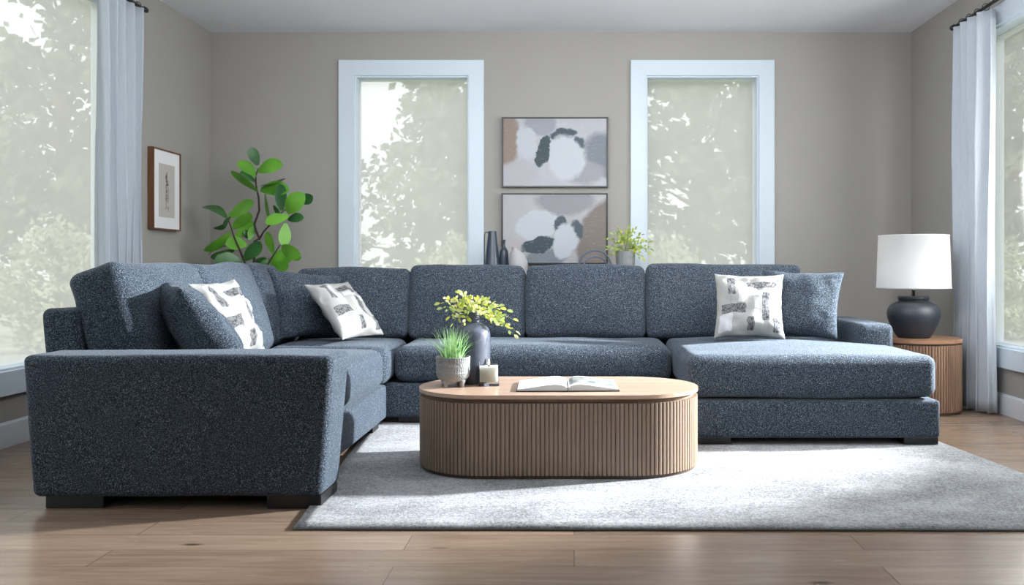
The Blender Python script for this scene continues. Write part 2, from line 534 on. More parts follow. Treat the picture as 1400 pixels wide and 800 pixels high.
def cushion(name, x0, x1, y0, y1, z0, z1, mat, parent=None, r=0.05, bulge=(0.01, 0.01, 0.02), rot=None, warp=None, N=22, wob=0.006, seed=0):
    """soft rounded box; rot = (axis, angle, pivot)"""
    c = Vector(((x0 + x1) / 2, (y0 + y1) / 2, (z0 + z1) / 2))
    h = Vector(((x1 - x0) / 2, (y1 - y0) / 2, (z1 - z0) / 2))
    bm = bmesh.new()
    def g(i):
        t = -1 + 2 * i / N
        return math.copysign(1 - (1 - abs(t)) ** 1.7, t)
    for ax in range(3):
        for sgn in (-1, 1):
            a1, a2 = (ax + 1) % 3, (ax + 2) % 3
            grid = []
            for i in range(N + 1):
                row = []
                for j in range(N + 1):
                    p = Vector((0, 0, 0))
                    p[ax] = sgn; p[a1] = g(i); p[a2] = g(j)
                    q = Vector((p.x * h.x, p.y * h.y, p.z * h.z))
                    rr = min(r, h.x * .95, h.y * .95, h.z * .95)
                    core = Vector([max(-(h[k] - rr), min(h[k] - rr, q[k])) for k in range(3)])
                    d = q - core
                    pos = core + d.normalized() * rr
                    for k in range(3):
                        k1, k2 = (k + 1) % 3, (k + 2) % 3
                        pos[k] += bulge[k] * (pos[k] / h[k]) * max(0, 1 - (pos[k1] / h[k1]) ** 2) * max(0, 1 - (pos[k2] / h[k2]) ** 2)
                    wv = noise.noise_vector(Vector((pos.x * 3 + seed * 7.3, pos.y * 3, pos.z * 3)))
                    pos += wv * wob * 1.5
                    wv = noise.noise_vector(Vector((pos.x * 9 + seed * 3.1, pos.y * 9, pos.z * 9)))
                    pos += wv * wob * 0.5
                    row.append(bm.verts.new(pos))
                grid.append(row)
            for i in range(N):
                for j in range(N):
                    f = (grid[i][j], grid[i + 1][j], grid[i + 1][j + 1], grid[i][j + 1])
                    bm.faces.new(f if sgn > 0 else tuple(reversed(f)))
    bmesh.ops.remove_doubles(bm, verts=bm.verts, dist=0.0004)
    for v in bm.verts:
        p = v.co + c
        if rot:
            axis, ang, piv = rot
            p = Matrix.Rotation(ang, 3, axis) @ (p - Vector(piv)) + Vector(piv)
        if warp:
            p = warp(p)
        v.co = p
    return from_bm(name, bm, mat, parent)

def pillow(name, BL, BR, TL, TR, thick, mat, label, group=None, N=34, pinch=0.07, seed=0, crease=1.0, piping=None):
    """knife-edge throw pillow spanned by four corners"""
    BL, BR, TL, TR = map(Vector, (BL, BR, TL, TR))
    c = (BL + BR + TL + TR) / 4
    n0 = ((BR + TR) - (BL + TL)).cross((TL + TR) - (BL + BR)).normalized()
    bm = bmesh.new()
    uvl = bm.loops.layers.uv.new('UVMap')
    grids = {}
    uvof = {}
    border = {}
    for side in (1, -1):
        grid = []
        for i in range(N + 1):
            row = []
            for j in range(N + 1):
                U = math.sin((-1 + 2 * i / N) * PI / 2); V = math.sin((-1 + 2 * j / N) * PI / 2)
                edge = i in (0, N) or j in (0, N)
                if edge and side == -1:
                    row.append(border[(i, j)]); continue
                x = U * (1 - pinch * (1 - V * V)); y = V * (1 - pinch * (1 - U * U))
                s, t = (x + 1) / 2, (y + 1) / 2
                p = (BL * (1 - s) + BR * s) * (1 - t) + (TL * (1 - s) + TR * s) * t
                m = max(0.0, (1 - abs(U) ** 2.4) * (1 - abs(V) ** 2.4))
                th = thick / 2 * m ** 0.5 * (1.05 - 0.16 * V)
                p = p - n0 * (-side) * th
                rim = (1 - m)
                w = noise.noise(Vector((U * 2.2 + seed * 5, V * 2.2, side * 2 + seed)))
                w2 = noise.noise(Vector((U * 6 + seed * 3, V * 6, side + seed * 2)))
                p += n0 * side * (w * 0.012 + w2 * 0.005 * (0.4 + rim)) * crease * min(1, m * 6)
                p += (TR - TL).normalized() * w2 * 0.004 + (TL - BL).normalized() * w * 0.006
                v = bm.verts.new(p)
                uvof[v] = ((U + 1) / 2, (V + 1) / 2)
                if edge:
                    border[(i, j)] = v
                row.append(v)
            grid.append(row)
        for i in range(N):
            for j in range(N):
                f = (grid[i][j], grid[i + 1][j], grid[i + 1][j + 1], grid[i][j + 1])
                bm.faces.new(f if side > 0 else tuple(reversed(f)))
    for f in bm.faces:
        for l in f.loops:
            l[uvl].uv = uvof[l.vert]
    path = [border[(i, 0)].co.copy() for i in range(N)] + [border[(N, j)].co.copy() for j in range(N)] + [border[(i, N)].co.copy() for i in range(N, 0, -1)] + [border[(0, j)].co.copy() for j in range(N, 0, -1)]
    o = from_bm(name, bm, mat)
    tag(o, label, 'pillow', group)
    if piping:
        tube('seam_edge', path + [path[0], path[1]], 0.0035, piping, o, 6)
    return o

# ---------------------------------------------------------------- room
def wall_with_holes(name, plane, a0, a1, z0, z1, holes, pos, outer):
    """plane 'X' (wall at x=pos) or 'Y'; a = the other horizontal axis"""
    bm = bmesh.new()
    p0, p1 = min(pos, outer), max(pos, outer)
    def bx(u0, u1, w0, w1):
        if u1 - u0 < 1e-4 or w1 - w0 < 1e-4:
            return
        if plane == 'Y':
            bm_box(bm, u0, u1, p0, p1, w0, w1)
        else:
            bm_box(bm, p0, p1, u0, u1, w0, w1)
    u = a0
    for (h0, h1, hz0, hz1) in sorted(holes):
        bx(u, h0, z0, z1)
        bx(h0, h1, z0, hz0)
        bx(h0, h1, hz1, z1)
        u = h1
    bx(u, a1, z0, z1)
    return struct(from_bm(name, bm, M['wall'], None, False))

struct(box('floor', XL - WT, XR + WT, YF - WT, YB + WT, -0.12, 0, M['floor']))
struct(box('ceiling', XL - WT, XR + WT, YF - WT, YB + WT, ZC, ZC + 0.12, M['ceiling']))
wall_with_holes('wall_back', 'Y', XL - WT, XR + WT, 0, ZC, BACKW, YB, YB + WT)
wall_with_holes('wall_left', 'X', YF, YB, 0, ZC, (SIDEW_L,), XL, XL - WT)
wall_with_holes('wall_right', 'X', YF, YB, 0, ZC, (SIDEW_R,), XR, XR + WT)
wall_with_holes('wall_front', 'Y', XL - WT, XR + WT, 0, ZC, (), YF, YF - WT)

def baseboard(name, segs):
    bm = bmesh.new()
    for (x0, x1, y0, y1) in segs:
        bm_box(bm, x0, x1, y0, y1, 0, 0.115)
        if x1 - x0 > y1 - y0:
            bm_box(bm, x0, x1, (y0 + y1) / 2 if y0 > 3 else y0, y1 if y0 > 3 else (y0 + y1) / 2, 0.115, 0.124)
        else:
            bm_box(bm, (x0 + x1) / 2 if x0 > 0 else x0, x1 if x0 > 0 else (x0 + x1) / 2, y0, y1, 0.115, 0.124)
    return struct(from_bm(name, bm, M['baseboard'], None, False))
baseboard('baseboard_back', [(XL, XR, YB - 0.016, YB)])
baseboard('baseboard_left', [(XL, XL + 0.016, YF, YB - 0.016)])
baseboard('baseboard_right', [(XR - 0.016, XR, YF, YB - 0.016)])

def window(name, plane, a0, a1, z0, z1, pos, outdir, cw=0.118, pane_m=None):
    """casing ring on the inner wall face + jamb lining + sash + pane"""
    def bx(bm, u0, u1, d0, d1, w0, w1):
        q0, q1 = sorted((pos + outdir * d0, pos + outdir * d1))
        if plane == 'Y':
            bm_box(bm, u0, u1, q0, q1, w0, w1)
        else:
            bm_box(bm, q0, q1, u0, u1, w0, w1)
    bm = bmesh.new()
    t = 0.024
    bx(bm, a0 - cw, a0, -t, 0, z0 - cw, z1 + cw)
    bx(bm, a1, a1 + cw, -t, 0, z0 - cw, z1 + cw)
    bx(bm, a0, a1, -t, 0, z1, z1 + cw)
    bx(bm, a0, a1, -t, 0, z0 - cw, z0)
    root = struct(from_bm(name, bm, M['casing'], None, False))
    bm = bmesh.new()
    j = 0.012
    bx(bm, a0, a0 + j, 0, WT, z0, z1); bx(bm, a1 - j, a1, 0, WT, z0, z1)
    bx(bm, a0 + j, a1 - j, 0, WT, z1 - j, z1); bx(bm, a0 + j, a1 - j, 0, WT, z0, z0 + j)
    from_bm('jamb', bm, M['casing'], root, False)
    bm = bmesh.new()
    bx(bm, a0 + j, a1 - j, 0.085, 0.092, z0 + j, z1 - j)
    from_bm('pane', bm, pane_m or M['pane'], root, False)
    return root
window('window_1', 'Y', *BACKW[0], YB, 1)
window('window_2', 'Y', *BACKW[1], YB, 1)
window('window_3', 'X', *SIDEW_L, XL, -1, pane_m=M['pane_left'])
window('window_4', 'X', *SIDEW_R, XR, 1, pane_m=M['pane_sunny'])

# ---------------------------------------------------------------- sofa
SX0, SX1 = -2.04, 1.81
tw = M['tweed']
sofa = thing('sectional_sofa', 'large U shaped slate blue tweed sectional sofa with chaise on the right', 'sofa', (0, 4.6, 0))
SO = Vector((0, 4.6, 0))
def sofa_part(o):
    """parts are modelled in world coordinates; shift the mesh to the sofa's base point"""
    o.data.transform(Matrix.Translation(-SO))
    return o
# left front arm: flares out towards its top
def arm_warp(p):
    t = max(0, min(1, p.z / 0.565))
    cx = -1.455
    k = 0.922 + 0.078 * t
    return Vector((cx + (p.x - cx) * k, p.y, p.z))
sofa_part(cushion('arm', -2.03, -0.885, 3.19, 3.43, 0.045, 0.565, tw, sofa, r=0.026, bulge=(0.004, 0.006, 0.004), warp=arm_warp, wob=0.003, N=26))
sofa_part(cushion('arm', 1.62, 1.815, 4.93, 5.74, 0.235, 0.565, tw, sofa, r=0.035, bulge=(0.004, 0.006, 0.004), wob=0.003, N=20))
# back rails
sofa_part(cushion('backrest', -2.115, -1.965, 3.44, 5.86, 0.05, 0.725, tw, sofa, r=0.03, bulge=(0.004, 0, 0.002), wob=0.003, N=18,
                  warp=lambda p: Vector((p.x + 0.06 * (1 - p.z / .725) , p.y, p.z))))
sofa_part(cushion('backrest', -1.96, 1.58, 5.74, 5.87, 0.05, 0.72, tw, sofa, r=0.03, bulge=(0, 0.004, 0.002), wob=0.003, N=26))
# bases
sofa_part(cushion('base', -1.96, -1.045, 3.432, 4.86, 0.045, 0.235, tw, sofa, r=0.02, bulge=(0.004, 0.002, 0), wob=0.002, N=18))
sofa_part(cushion('base', -1.96, 0.545, 4.875, 5.735, 0.045, 0.235, tw, sofa, r=0.02, bulge=(0.0, 0.004, 0), wob=0.002, N=18))
sofa_part(cushion('base', 0.555, 1.805, 4.28, 5.735, 0.045, 0.235, tw, sofa, r=0.022, bulge=(0.003, 0.004, 0), wob=0.002, N=18))
# seat cushions
def seat(x0, x1, y0, y1, seed, warp=None, z1=0.447, r=0.055, bl=(0.018, 0.018, 0.016)):
    return sofa_part(cushion('seat_cushion', x0, x1, y0, y1, 0.24, z1, tw, sofa, r=r, bulge=bl, wob=0.005, seed=seed, warp=warp, N=26))
seat(-1.70, -1.035, 3.44, 4.74, 1)
seat(-1.70, -1.03, 4.775, 5.42, 2)
seat(-1.005, 0.545, 4.87, 5.45, 3)
def chaise_warp(p):
    x0 = 0.57
    t = max(0, min(1, (p.y - 4.86) / 0.06)); t = t * t * (3 - 2 * t)
    k = 1 - 0.15 * t
    return Vector((x0 + (p.x - x0) * k, p.y, p.z))
sofa_part(cushion('seat_cushion', 0.57, 1.795, 4.285, 5.45, 0.24, 0.45, tw, sofa, r=0.05, bulge=(0.012, 0.012, 0.03), wob=0.005, seed=4, warp=chaise_warp, N=44))
# back cushions against the back rail (leaning), left side rail, corner
def back_c(x0, x1, ztop, seed, y0=5.36, lean=-11):
    sofa_part(cushion('back_cushion', x0, x1, y0, y0 + 0.20, 0.452, ztop, tw, sofa, r=0.042, bulge=(0.010, 0.045, 0.008), rot=('X', R(lean), (0, y0, 0.45)), wob=0.007, seed=seed, N=26))
back_c(-1.73, -1.03, 0.895, 11, lean=-10)
back_c(-1.025, -0.31, 0.915, 12)
back_c(-0.30, 0.445, 0.915, 13)
back_c(0.455, 1.42, 0.925, 14)
def side_c(y0, y1, ztop, seed, x1=-1.675, lean=-19):
    sofa_part(cushion('back_cushion', x1 - 0.22, x1, y0, y1, 0.455, ztop, tw, sofa, r=0.045, bulge=(0.05, 0.010, 0.008), rot=('Y', R(lean), (x1, 0, 0.45)), wob=0.009, seed=seed, N=26))
side_c(3.47, 4.22, 0.945, 21)
side_c(4.23, 4.93, 0.945, 22)
side_c(4.94, 5.36, 0.945, 23)
# feet
for (x0, x1, y0, y1) in ((-1.95, -1.735, 3.21, 3.40), (-1.13, -0.93, 3.20, 3.42), (-1.94, -1.80, 5.6, 5.8), (0.60, 0.775, 4.30, 4.44), (1.626, 1.795, 4.29, 4.45),
                         (1.63, 1.79, 5.6, 5.78), (-1.16, -1.06, 4.58, 4.72), (-0.99, -0.85, 4.90, 5.02)):
    zz = 0.014 if x0 > -1.0 or y0 > 4.5 else 0.0
    f = box('foot', x0, x1, y0, y1, zz if (x0 > -1.2 and y0 > 3.3 and y0 < 5.1) else 0.0, 0.05, M['black'], sofa, 0.004)
    sofa_part(f)

# ---------------------------------------------------------------- throw pillows
def pattern_mat():
    m = NT('patterned cotton', Roughness=0.9)
    m.b.inputs['Specular IOR Level'].default_value = 0.2
    uv = m.coord('UV')
    nz = m.noise(uv, 9, 3, color=True)
    sub = m.n('VectorMath', operation='SUBTRACT'); m.put(sub.inputs[0], nz); sub.inputs[1].default_value = (0.5, 0.5, 0.5)
    scl = m.n('VectorMath', operation='SCALE'); m.put(scl.inputs[0], sub.outputs[0]); scl.inputs['Scale'].default_value = 0.045
    ad = m.n('VectorMath', operation='ADD'); m.put(ad.inputs[0], uv); m.put(ad.inputs[1], scl.outputs[0])
    x, y, _ = m.xy(ad.outputs[0])
    col = m.mix(m.noise(uv, 5, 3), srgb(134, 134, 131), srgb(154, 154, 152))
    def rect(x0, x1, y0, y1, ang=0):
        return m.blob(x, y, (x0 + x1) / 2, (y0 + y1) / 2, (x1 - x0) / 2, (y1 - y0) / 2, ang, 0.25, 10)
    for r in ((0.32, 0.42, 0.50, 0.90), (0.56, 0.64, 0.30, 0.58), (0.05, 0.24, 0.05, 0.32), (0.44, 0.76, 0.62, 0.72), (0.80, 0.90, 0.55, 0.80)):
        col = m.mix(m.math('MULTIPLY', rect(*r), 0.9), col, srgb(178, 179, 183))
    hatch = m.ramp(m.noise(m.coord('UV', scale=(34, 18, 1)), 1.2, 2), [(0.42, (0, 0, 0)), (0.55, (1, 1, 1))])
    dark = m.mix(hatch, srgb(62, 63, 66), srgb(106, 107, 108))
    for r in ((0.16, 0.29, 0.62, 0.93), (0.46, 0.90, 0.75, 0.87), (0.07, 0.44, 0.33, 0.48), (0.68, 0.79, 0.20, 0.66), (0.46, 0.56, 0.05, 0.26), (0.83, 0.96, 0.05, 0.25)):
        col = m.mix(rect(*r), col, dark)
    for r in ((0.20, 0.212, 0.46, 0.68), (0.42, 0.72, 0.385, 0.395)):
        col = m.mix(rect(*r), col, srgb(130, 130, 132))
    m.base(col)
    m.bump(m.math('ADD', m.noise(m.coord(), 220, 2), m.math('MULTIPLY', m.noise(m.coord(), 14, 2), 3)), 0.25, 0.004)
    return m.m
M['pattern'] = pattern_mat()
G = 'throw pillows scattered on the sofa'
pillow('throw_pillow', (-1.60, 3.80, .47), (-1.30, 3.50, .46), (-1.88, 3.86, .845), (-1.60, 3.53, .805), 0.19, tw,
       'blue tweed throw pillow propped behind the front left sofa arm', seed=1, pinch=0.085, crease=1.4)
pillow('patterned_pillow', (-1.53, 3.90, .475), (-1.50, 4.22, .475), (-1.72, 3.88, .815), (-1.655, 4.24, .83), 0.13, M['pattern'],
       'crumpled white and grey patterned pillow partly hidden behind blue pillow on the left', seed=2, crease=2.4, pinch=0.08)
pillow('throw_pillow', (-1.69, 4.99, .475), (-1.33, 5.22, .475), (-1.80, 5.10, .885), (-1.44, 5.33, .835), 0.15, tw,
       'blue tweed throw pillow leaning in the far left corner of the sofa', seed=3, pinch=0.08, crease=1.4)
pillow('patterned_pillow', (-1.285, 4.83, .485), (-1.125, 5.14, .49), (-1.54, 4.97, .79), (-1.37, 5.27, .80), 0.13, M['pattern'],
       'white and grey patterned pillow tilted against the corner back cushion', seed=5, crease=1.7, pinch=0.08)
pillow('throw_pillow', (1.12, 5.10, .475), (1.50, 4.96, .475), (1.13, 5.22, .875), (1.57, 5.06, .86), 0.17, tw,
       'blue tweed throw pillow at the right end of the chaise beside the arm', seed=6, pinch=0.085, crease=0.9)
pillow('patterned_pillow', (0.785, 4.90, .487), (1.18, 4.87, .487), (0.815, 5.06, .85), (1.205, 5.01, .845), 0.14, M['pattern'],
       'white and grey patterned pillow standing upright on the chaise seat', seed=7, crease=1.5, pinch=0.085)

# ---------------------------------------------------------------- rug
bm = bmesh.new()
rc = [(-0.947, 2.94), (2.0, 2.925), (1.77, 4.95), (-1.14, 4.95)]
NX, NY = 60, 30
def rugpt(s, t, z):
    a = Vector(rc[0]).lerp(Vector(rc[1]), s); b = Vector(rc[3]).lerp(Vector(rc[2]), s)
    p = a.lerp(b, t)
    w = noise.noise(Vector((s * 14, t * 10, 3))) * 0.004
    return (p.x + (w if s in (0, 1) else 0), p.y + (w if t in (0, 1) else 0), z)
top = [[bm.verts.new(rugpt(i / NX, j / NY, 0.012 + 0.0008 * noise.noise(Vector((i * .7, j * .7, 0))))) for j in range(NY + 1)] for i in range(NX + 1)]
for i in range(NX):
    for j in range(NY):
        bm.faces.new((top[i][j], top[i + 1][j], top[i + 1][j + 1], top[i][j + 1]))
per = [top[i][0] for i in range(NX)] + [top[NX][j] for j in range(NY)] + [top[i][NY] for i in range(NX, 0, -1)] + [top[0][j] for j in range(NY, 0, -1)]
low = [bm.verts.new((v.co.x, v.co.y, 0.001)) for v in per]
for k in range(len(per)):
    k2 = (k + 1) % len(per)
    bm.faces.new((low[k], low[k2], per[k2], per[k]))
perco = [Vector((v.co.x, v.co.y, 0.005)) for v in per]
rug = from_bm('area_rug', bm, M['rug'])
tag(rug, 'pale grey distressed low pile rug under the coffee table', 'rug')
tube('edge_binding', perco + [perco[0], perco[1]], 0.0042, M['rug_edge'], rug, 6)

# ---------------------------------------------------------------- fluted tables
def stadium(hl, r, off=0.0):
    """function s -> (point, normal) on a stadium of straight half length hl and radius r; plus total length"""
    L1 = 2 * hl; L2 = PI * r
    tot = 2 * (L1 + L2)
    def f(s):
        s = s % tot
        if s < L1:
            return Vector((-hl + s, -r)), Vector((0, -1))
        s -= L1
        if s < L2:
            a = -PI / 2 + s / r
            n = Vector((math.cos(a), math.sin(a)))
            return Vector((hl, 0)) + n * r, n
        s -= L2
        if s < L1:
            return Vector((hl - s, r)), Vector((0, 1))
        s -= L1
        a = PI / 2 + s / r
        n = Vector((math.cos(a), math.sin(a)))
        return Vector((-hl, 0)) + n * r, n
    return f, tot

def extrude_outline(name, pts, z0, z1, mat, parent, bevel=0.0, smooth=False):
    bm = bmesh.new()
    a = [bm.verts.new((p[0], p[1], z0)) for p in pts]
    b = [bm.verts.new((p[0], p[1], z1)) for p in pts]
    n = len(pts)
    for i in range(n):
        bm.faces.new((a[i], a[(i + 1) % n], b[(i + 1) % n], b[i]))
    f1 = bm.faces.new(list(reversed(a))); f2 = bm.faces.new(b)
    if bevel:
        es = [e for e in bm.edges if (e in f1.edges or e in f2.edges)]
        bmesh.ops.bevel(bm, geom=es, offset=bevel, segments=3, profile=0.5, affect='EDGES')
    return from_bm(name, bm, mat, parent, smooth)

def fluted(name, hl, r, pitch, z0, z1, mat, parent, depth=0.009):
    f, tot = stadium(hl, r)
    n = round(tot / pitch)
    p = tot / n
    pts = []
    for i in range(n):
        for t, d in ((0.0, -depth), (0.18, -depth), (0.20, -0.0014), (0.30, 0.0), (0.6, 0.0008), (0.90, 0.0), (0.99, -0.0014)):
            q, nn = f((i + t) * p)
            pts.append(q + nn * d)
    return extrude_outline(name, pts, z0, z1, mat, parent)

def plain_outline(hl, r, n=160, k=0.0):
    f, tot = stadium(hl, r)
    return [f(tot * i / n)[0] + f(tot * i / n)[1] * k for i in range(n)]

TZ = 0.013
coffee = thing('coffee_table', 'oval coffee table with vertical fluted walnut sides on the rug', 'table', (-0.069, 3.90, TZ))
ch, cr_ = 0.31, 0.308
extrude_outline('table_top', plain_outline(ch, cr_, 200, 0.003), 0.331, 0.347, M['table_wood'], coffee, 0.0025)
extrude_outline('apron', plain_outline(ch, cr_, 160, -0.020), 0.312, 0.331, M['slat_wood'], coffee)
box('apron_panel', -0.21, 0.235, -0.293, -0.28, 0.3155, 0.3300, M['slat_wood'], coffee, 0.001)
fluted('fluted_body', ch, cr_, 0.0182, 0.014, 0.3125, M['slat_wood'], coffee)
extrude_outline('plinth', plain_outline(ch, cr_, 120, -0.008), 0.0, 0.014, M['console_wood'], coffee)

side = thing('side_table', 'round fluted walnut side table between sofa and right wall', 'table', (2.14, 5.42, 0))
extrude_outline('table_top', plain_outline(0.0001, 0.255, 96), 0.430, 0.452, M['side_top'], side, 0.003)
extrude_outline('apron', plain_outline(0.0001, 0.235, 90), 0.418, 0.430, M['side_wood'], side)
fluted('fluted_body', 0.0001, 0.252, 0.0182, 0.018, 0.418, M['side_wood'], side)
extrude_outline('plinth', plain_outline(0.0001, 0.24, 90), 0.0, 0.018, M['console_wood'], side)

# ---------------------------------------------------------------- table lamp
LZ = 0.4525
lamp = thing('table_lamp', 'table lamp with dark round ceramic base and white drum shade', 'lamp', (2.105, 5.40, LZ))
prof = smooth_profile([(0.088, 0.0), (0.098, 0.004), (0.125, 0.05), (0.150, 0.11), (0.156, 0.155), (0.140, 0.195), (0.105, 0.218), (0.086, 0.226)], 6) + \
       [(0.086, 0.232), (0.091, 0.234), (0.092, 0.252), (0.088, 0.256), (0.078, 0.256), (0.02, 0.254)]
lathe('lamp_base', prof, M['lamp_base'], lamp, 64)
lathe('stem', [(0.009, 0.25), (0.009, 0.29), (0.014, 0.291), (0.014, 0.305), (0.009, 0.306), (0.009, 0.34)], M['steel'], lamp, 20)
bm = bmesh.new()
sp = [(0.219, 0.305), (0.221, 0.305), (0.221, 0.312), (0.219, 0.314), (0.208, 0.628), (0.210, 0.629), (0.210, 0.634), (0.205, 0.634), (0.205, 0.626), (0.216, 0.312), (0.217, 0.305)]
bm_lathe(bm, sp, 72, cap=False)
shade_o = from_bm('lamp_shade', bm, M['shade'], lamp)
bm = bmesh.new()
for k in range(3):
    a = k * 2 * PI / 3
    bm_tube(bm, [(0, 0, 0.585), (0.204 * math.cos(a), 0.204 * math.sin(a), 0.60)], 0.0018, 6)
bm_tube(bm, [(0, 0, 0.33), (0, 0, 0.59)], 0.003, 8)
from_bm('shade_spider', bm, M['steel'], shade_o)
lathe('bulb', smooth_profile([(0.012, 0.34), (0.014, 0.36), (0.03, 0.40), (0.026, 0.43), (0.004, 0.445)], 4), M['shade'], lamp, 20)
pl = bpy.data.lights.new('lamp_light', 'POINT'); pl.energy = 1.2; pl.color = (1, 0.93, 0.85); pl.shadow_soft_size = 0.05
plo = bpy.data.objects.new('lamp_light', pl); COL.objects.link(plo); plo.parent = lamp; plo.location = (0, 0, 0.49)

# ---------------------------------------------------------------- small things on the coffee table
TT = TZ + 0.3475
def world_at(px, py, Y):
    s = 1190 / Y
    return Vector(((px - 785) / s, Y, 0.89 - (py - 365) / s))

def add_leaf(bm, base, tip, width, nrm, curl=0.15, fold=0.15, seg=6, mi=0, shape=1.0):
    base, tip, nrm = Vector(base), Vector(tip), Vector(nrm)
    ax = tip - base
    L = ax.length
    if L < 1e-5:
        return
    d = ax / L
    side = d.cross(nrm)
    if side.length < 1e-4:
        side = d.cross(Vector((0.3, 1, 0.2)))
    side.normalize()
    n = side.cross(d).normalized()
    rows = []
    for i in range(seg + 1):
        t = i / seg
        w = width / 2 * (math.sin(PI * min(1, t ** shape * 0.97 + 0.03)) ** (0.75 if shape == 1.0 else 0.55))
        if i == seg:
            w = 0.0
        c = base + ax * t + n * curl * L * math.sin(PI * t)
        rows.append((bm.verts.new(c - side * w + n * fold * w), bm.verts.new(c), bm.verts.new(c + side * w + n * fold * w)))
    for a, b in zip(rows, rows[1:]):
        for k in (0, 1):
            try:
                f = bm.faces.new((a[k], a[k + 1], b[k + 1], b[k]))
                f.material_index = mi
            except ValueError:
                pass

def sprigs(parent, origin, ends, stem_mat, leaf_mats, lsize, per, seed, droop=0.03, name='foliage'):
    rnd = random.Random(seed)
    bs = bmesh.new(); bl = bmesh.new()
    for e in ends:
        o = Vector(origin) + Vector((rnd.uniform(-.012, .012), rnd.uniform(-.012, .012), 0))
        e = Vector(e)
        mid = o.lerp(e, 0.5) + Vector((0, 0, droop + 0.02 * rnd.random()))
        pts = []
        for i in range(9):
            t = i / 8
            pts.append(o * (1 - t) ** 2 + mid * 2 * t * (1 - t) + e * t * t)
        bm_tube(bs, pts, [0.0016 * (1 - .6 * i / 8) for i in range(9)], 5)
        for i in range(per):
            t = 0.28 + 0.72 * (i + 0.5) / per
            k = min(7, int(t * 8)); f = t * 8 - k
            p = pts[k].lerp(pts[k + 1], f)
            d = (pts[min(8, k + 1)] - pts[k]).normalized()
            out = Vector((rnd.gauss(0, 1), rnd.gauss(0, 1), rnd.gauss(0.2, 0.8))).normalized()
            dirn = (d * 0.7 + out * 0.9).normalized()
            if i == per - 1:
                p = pts[8]; dirn = (d + out * .2).normalized()
            L = lsize * rnd.uniform(0.75, 1.25)
            nr = Vector((rnd.gauss(0, .6), -1 + rnd.gauss(0, .5), 0.6 + rnd.gauss(0, .5)))
            add_leaf(bl, p + dirn * 0.004, p + dirn * L, L * rnd.uniform(.42, .55), nr, 0.08, 0.2, 4, rnd.randrange(len(leaf_mats)))
    from_bm('stems', bs, stem_mat, parent)
    me = bpy.data.meshes.new(name); bl.to_mesh(me); bl.free()
    for m in leaf_mats:
        me.materials.append(m)
    return link(name, me, None, parent)

# tall vase
VX, VY = -0.466, 3.99
vase = thing('ceramic_vase', 'tall slate grey bottle vase holding the yellow green branches', 'vase', (VX, VY, TT))
vp = smooth_profile([(0.066, 0.0), (0.074, 0.004), (0.079, 0.05), (0.081, 0.13), (0.081, 0.21), (0.074, 0.245), (0.050, 0.268), (0.033, 0.276)], 6)
for i in range(4):
    z = 0.278 + i * 0.009
    vp += [(0.031, z), (0.036, z + 0.003), (0.036, z + 0.005), (0.031, z + 0.008)]
vp += [(0.034, 0.316), (0.038, 0.322), (0.034, 0.324), (0.026, 0.318), (0.024, 0.28)]
lathe('vase_body', vp, M['vase_grey'], vase, 64)
bq = thing('leafy_branches', 'bunch of yellow green leafy branches in the slate grey vase', 'plant', (VX, VY, TT + 0.30))
ends = []
for (px, py, dy) in ((603, 414, 0), (606, 421, -.05), (612, 408, .05), (630, 401, 0), (634, 404, -.04), (622, 412, .03), (645, 408, .04), (655, 411, -.05), (665, 412, 0), (672, 415, .04),
                 (685, 420, -.02), (692, 424, .02), (700, 436, 0), (704, 452, .02), (702, 457, -.02), (684, 436, .05), (690, 444, -.04), (676, 440, -.06), (616, 432, -.03), (620, 440, -.05),
                 (636, 440, -.07), (641, 424, .06), (660, 425, -.07), (668, 428, .06), (613, 424, .04), (680, 428, .07), (648, 420, -.06)):
    w = world_at(px, py, VY + dy)
    ends.append(w - Vector((VX, VY, TT + 0.30)))
sprigs(bq, (0, 0, 0.0), ends, M['stem'], [M['yellow_leaf'], M['cream_leaf'], M['yellow_leaf'], M['pale_leaf']], 0.029, 9, 5, 0.035)

# grass pot
PX, PY = -0.537, 3.86
pot = thing('footed_planter', 'small grey stoneware pot on stubby feet holding grass, carved bands', 'plant pot', (PX, PY, TT))
bands = smooth_profile([(0.045, 0.024), (0.058, 0.030), (0.069, 0.045), (0.073, 0.065), (0.073, 0.10), (0.0745, 0.128), (0.0745, 0.132)], 8)
bands += [(0.070, 0.132), (0.068, 0.12), (0.02, 0.118)]
def carved(i, r, z, a):
    if z > 0.035 and i < 46:
        row = math.floor((z - 0.035) / 0.0065)
        if row % 5 != 4 and r > .05:
            return r + 0.0016 * (1 if math.sin(a * 44 + (row % 2) * PI) > 0 else -0.6)
        return r + (0.0015 if r > .05 else 0)
    return r
lathe('pot_body', bands, M['pot_grey'], pot, 176, rfun=carved)
for k in range(4):
    a = k * PI / 2 + PI / 4 + .25
    x, y = 0.05 * math.cos(a), 0.05 * math.sin(a)
    lathe('foot', [(0.009, 0.0), (0.011, 0.001), (0.010, 0.012), (0.016, 0.028), (0.012, 0.034)], M['pot_grey'], pot, 16, x, y)
gr = thing('potted_grass', 'tuft of bright green grass growing from the small footed pot', 'plant', (PX, PY, TT + 0.118))
bm = bmesh.new()
rnd = random.Random(3)
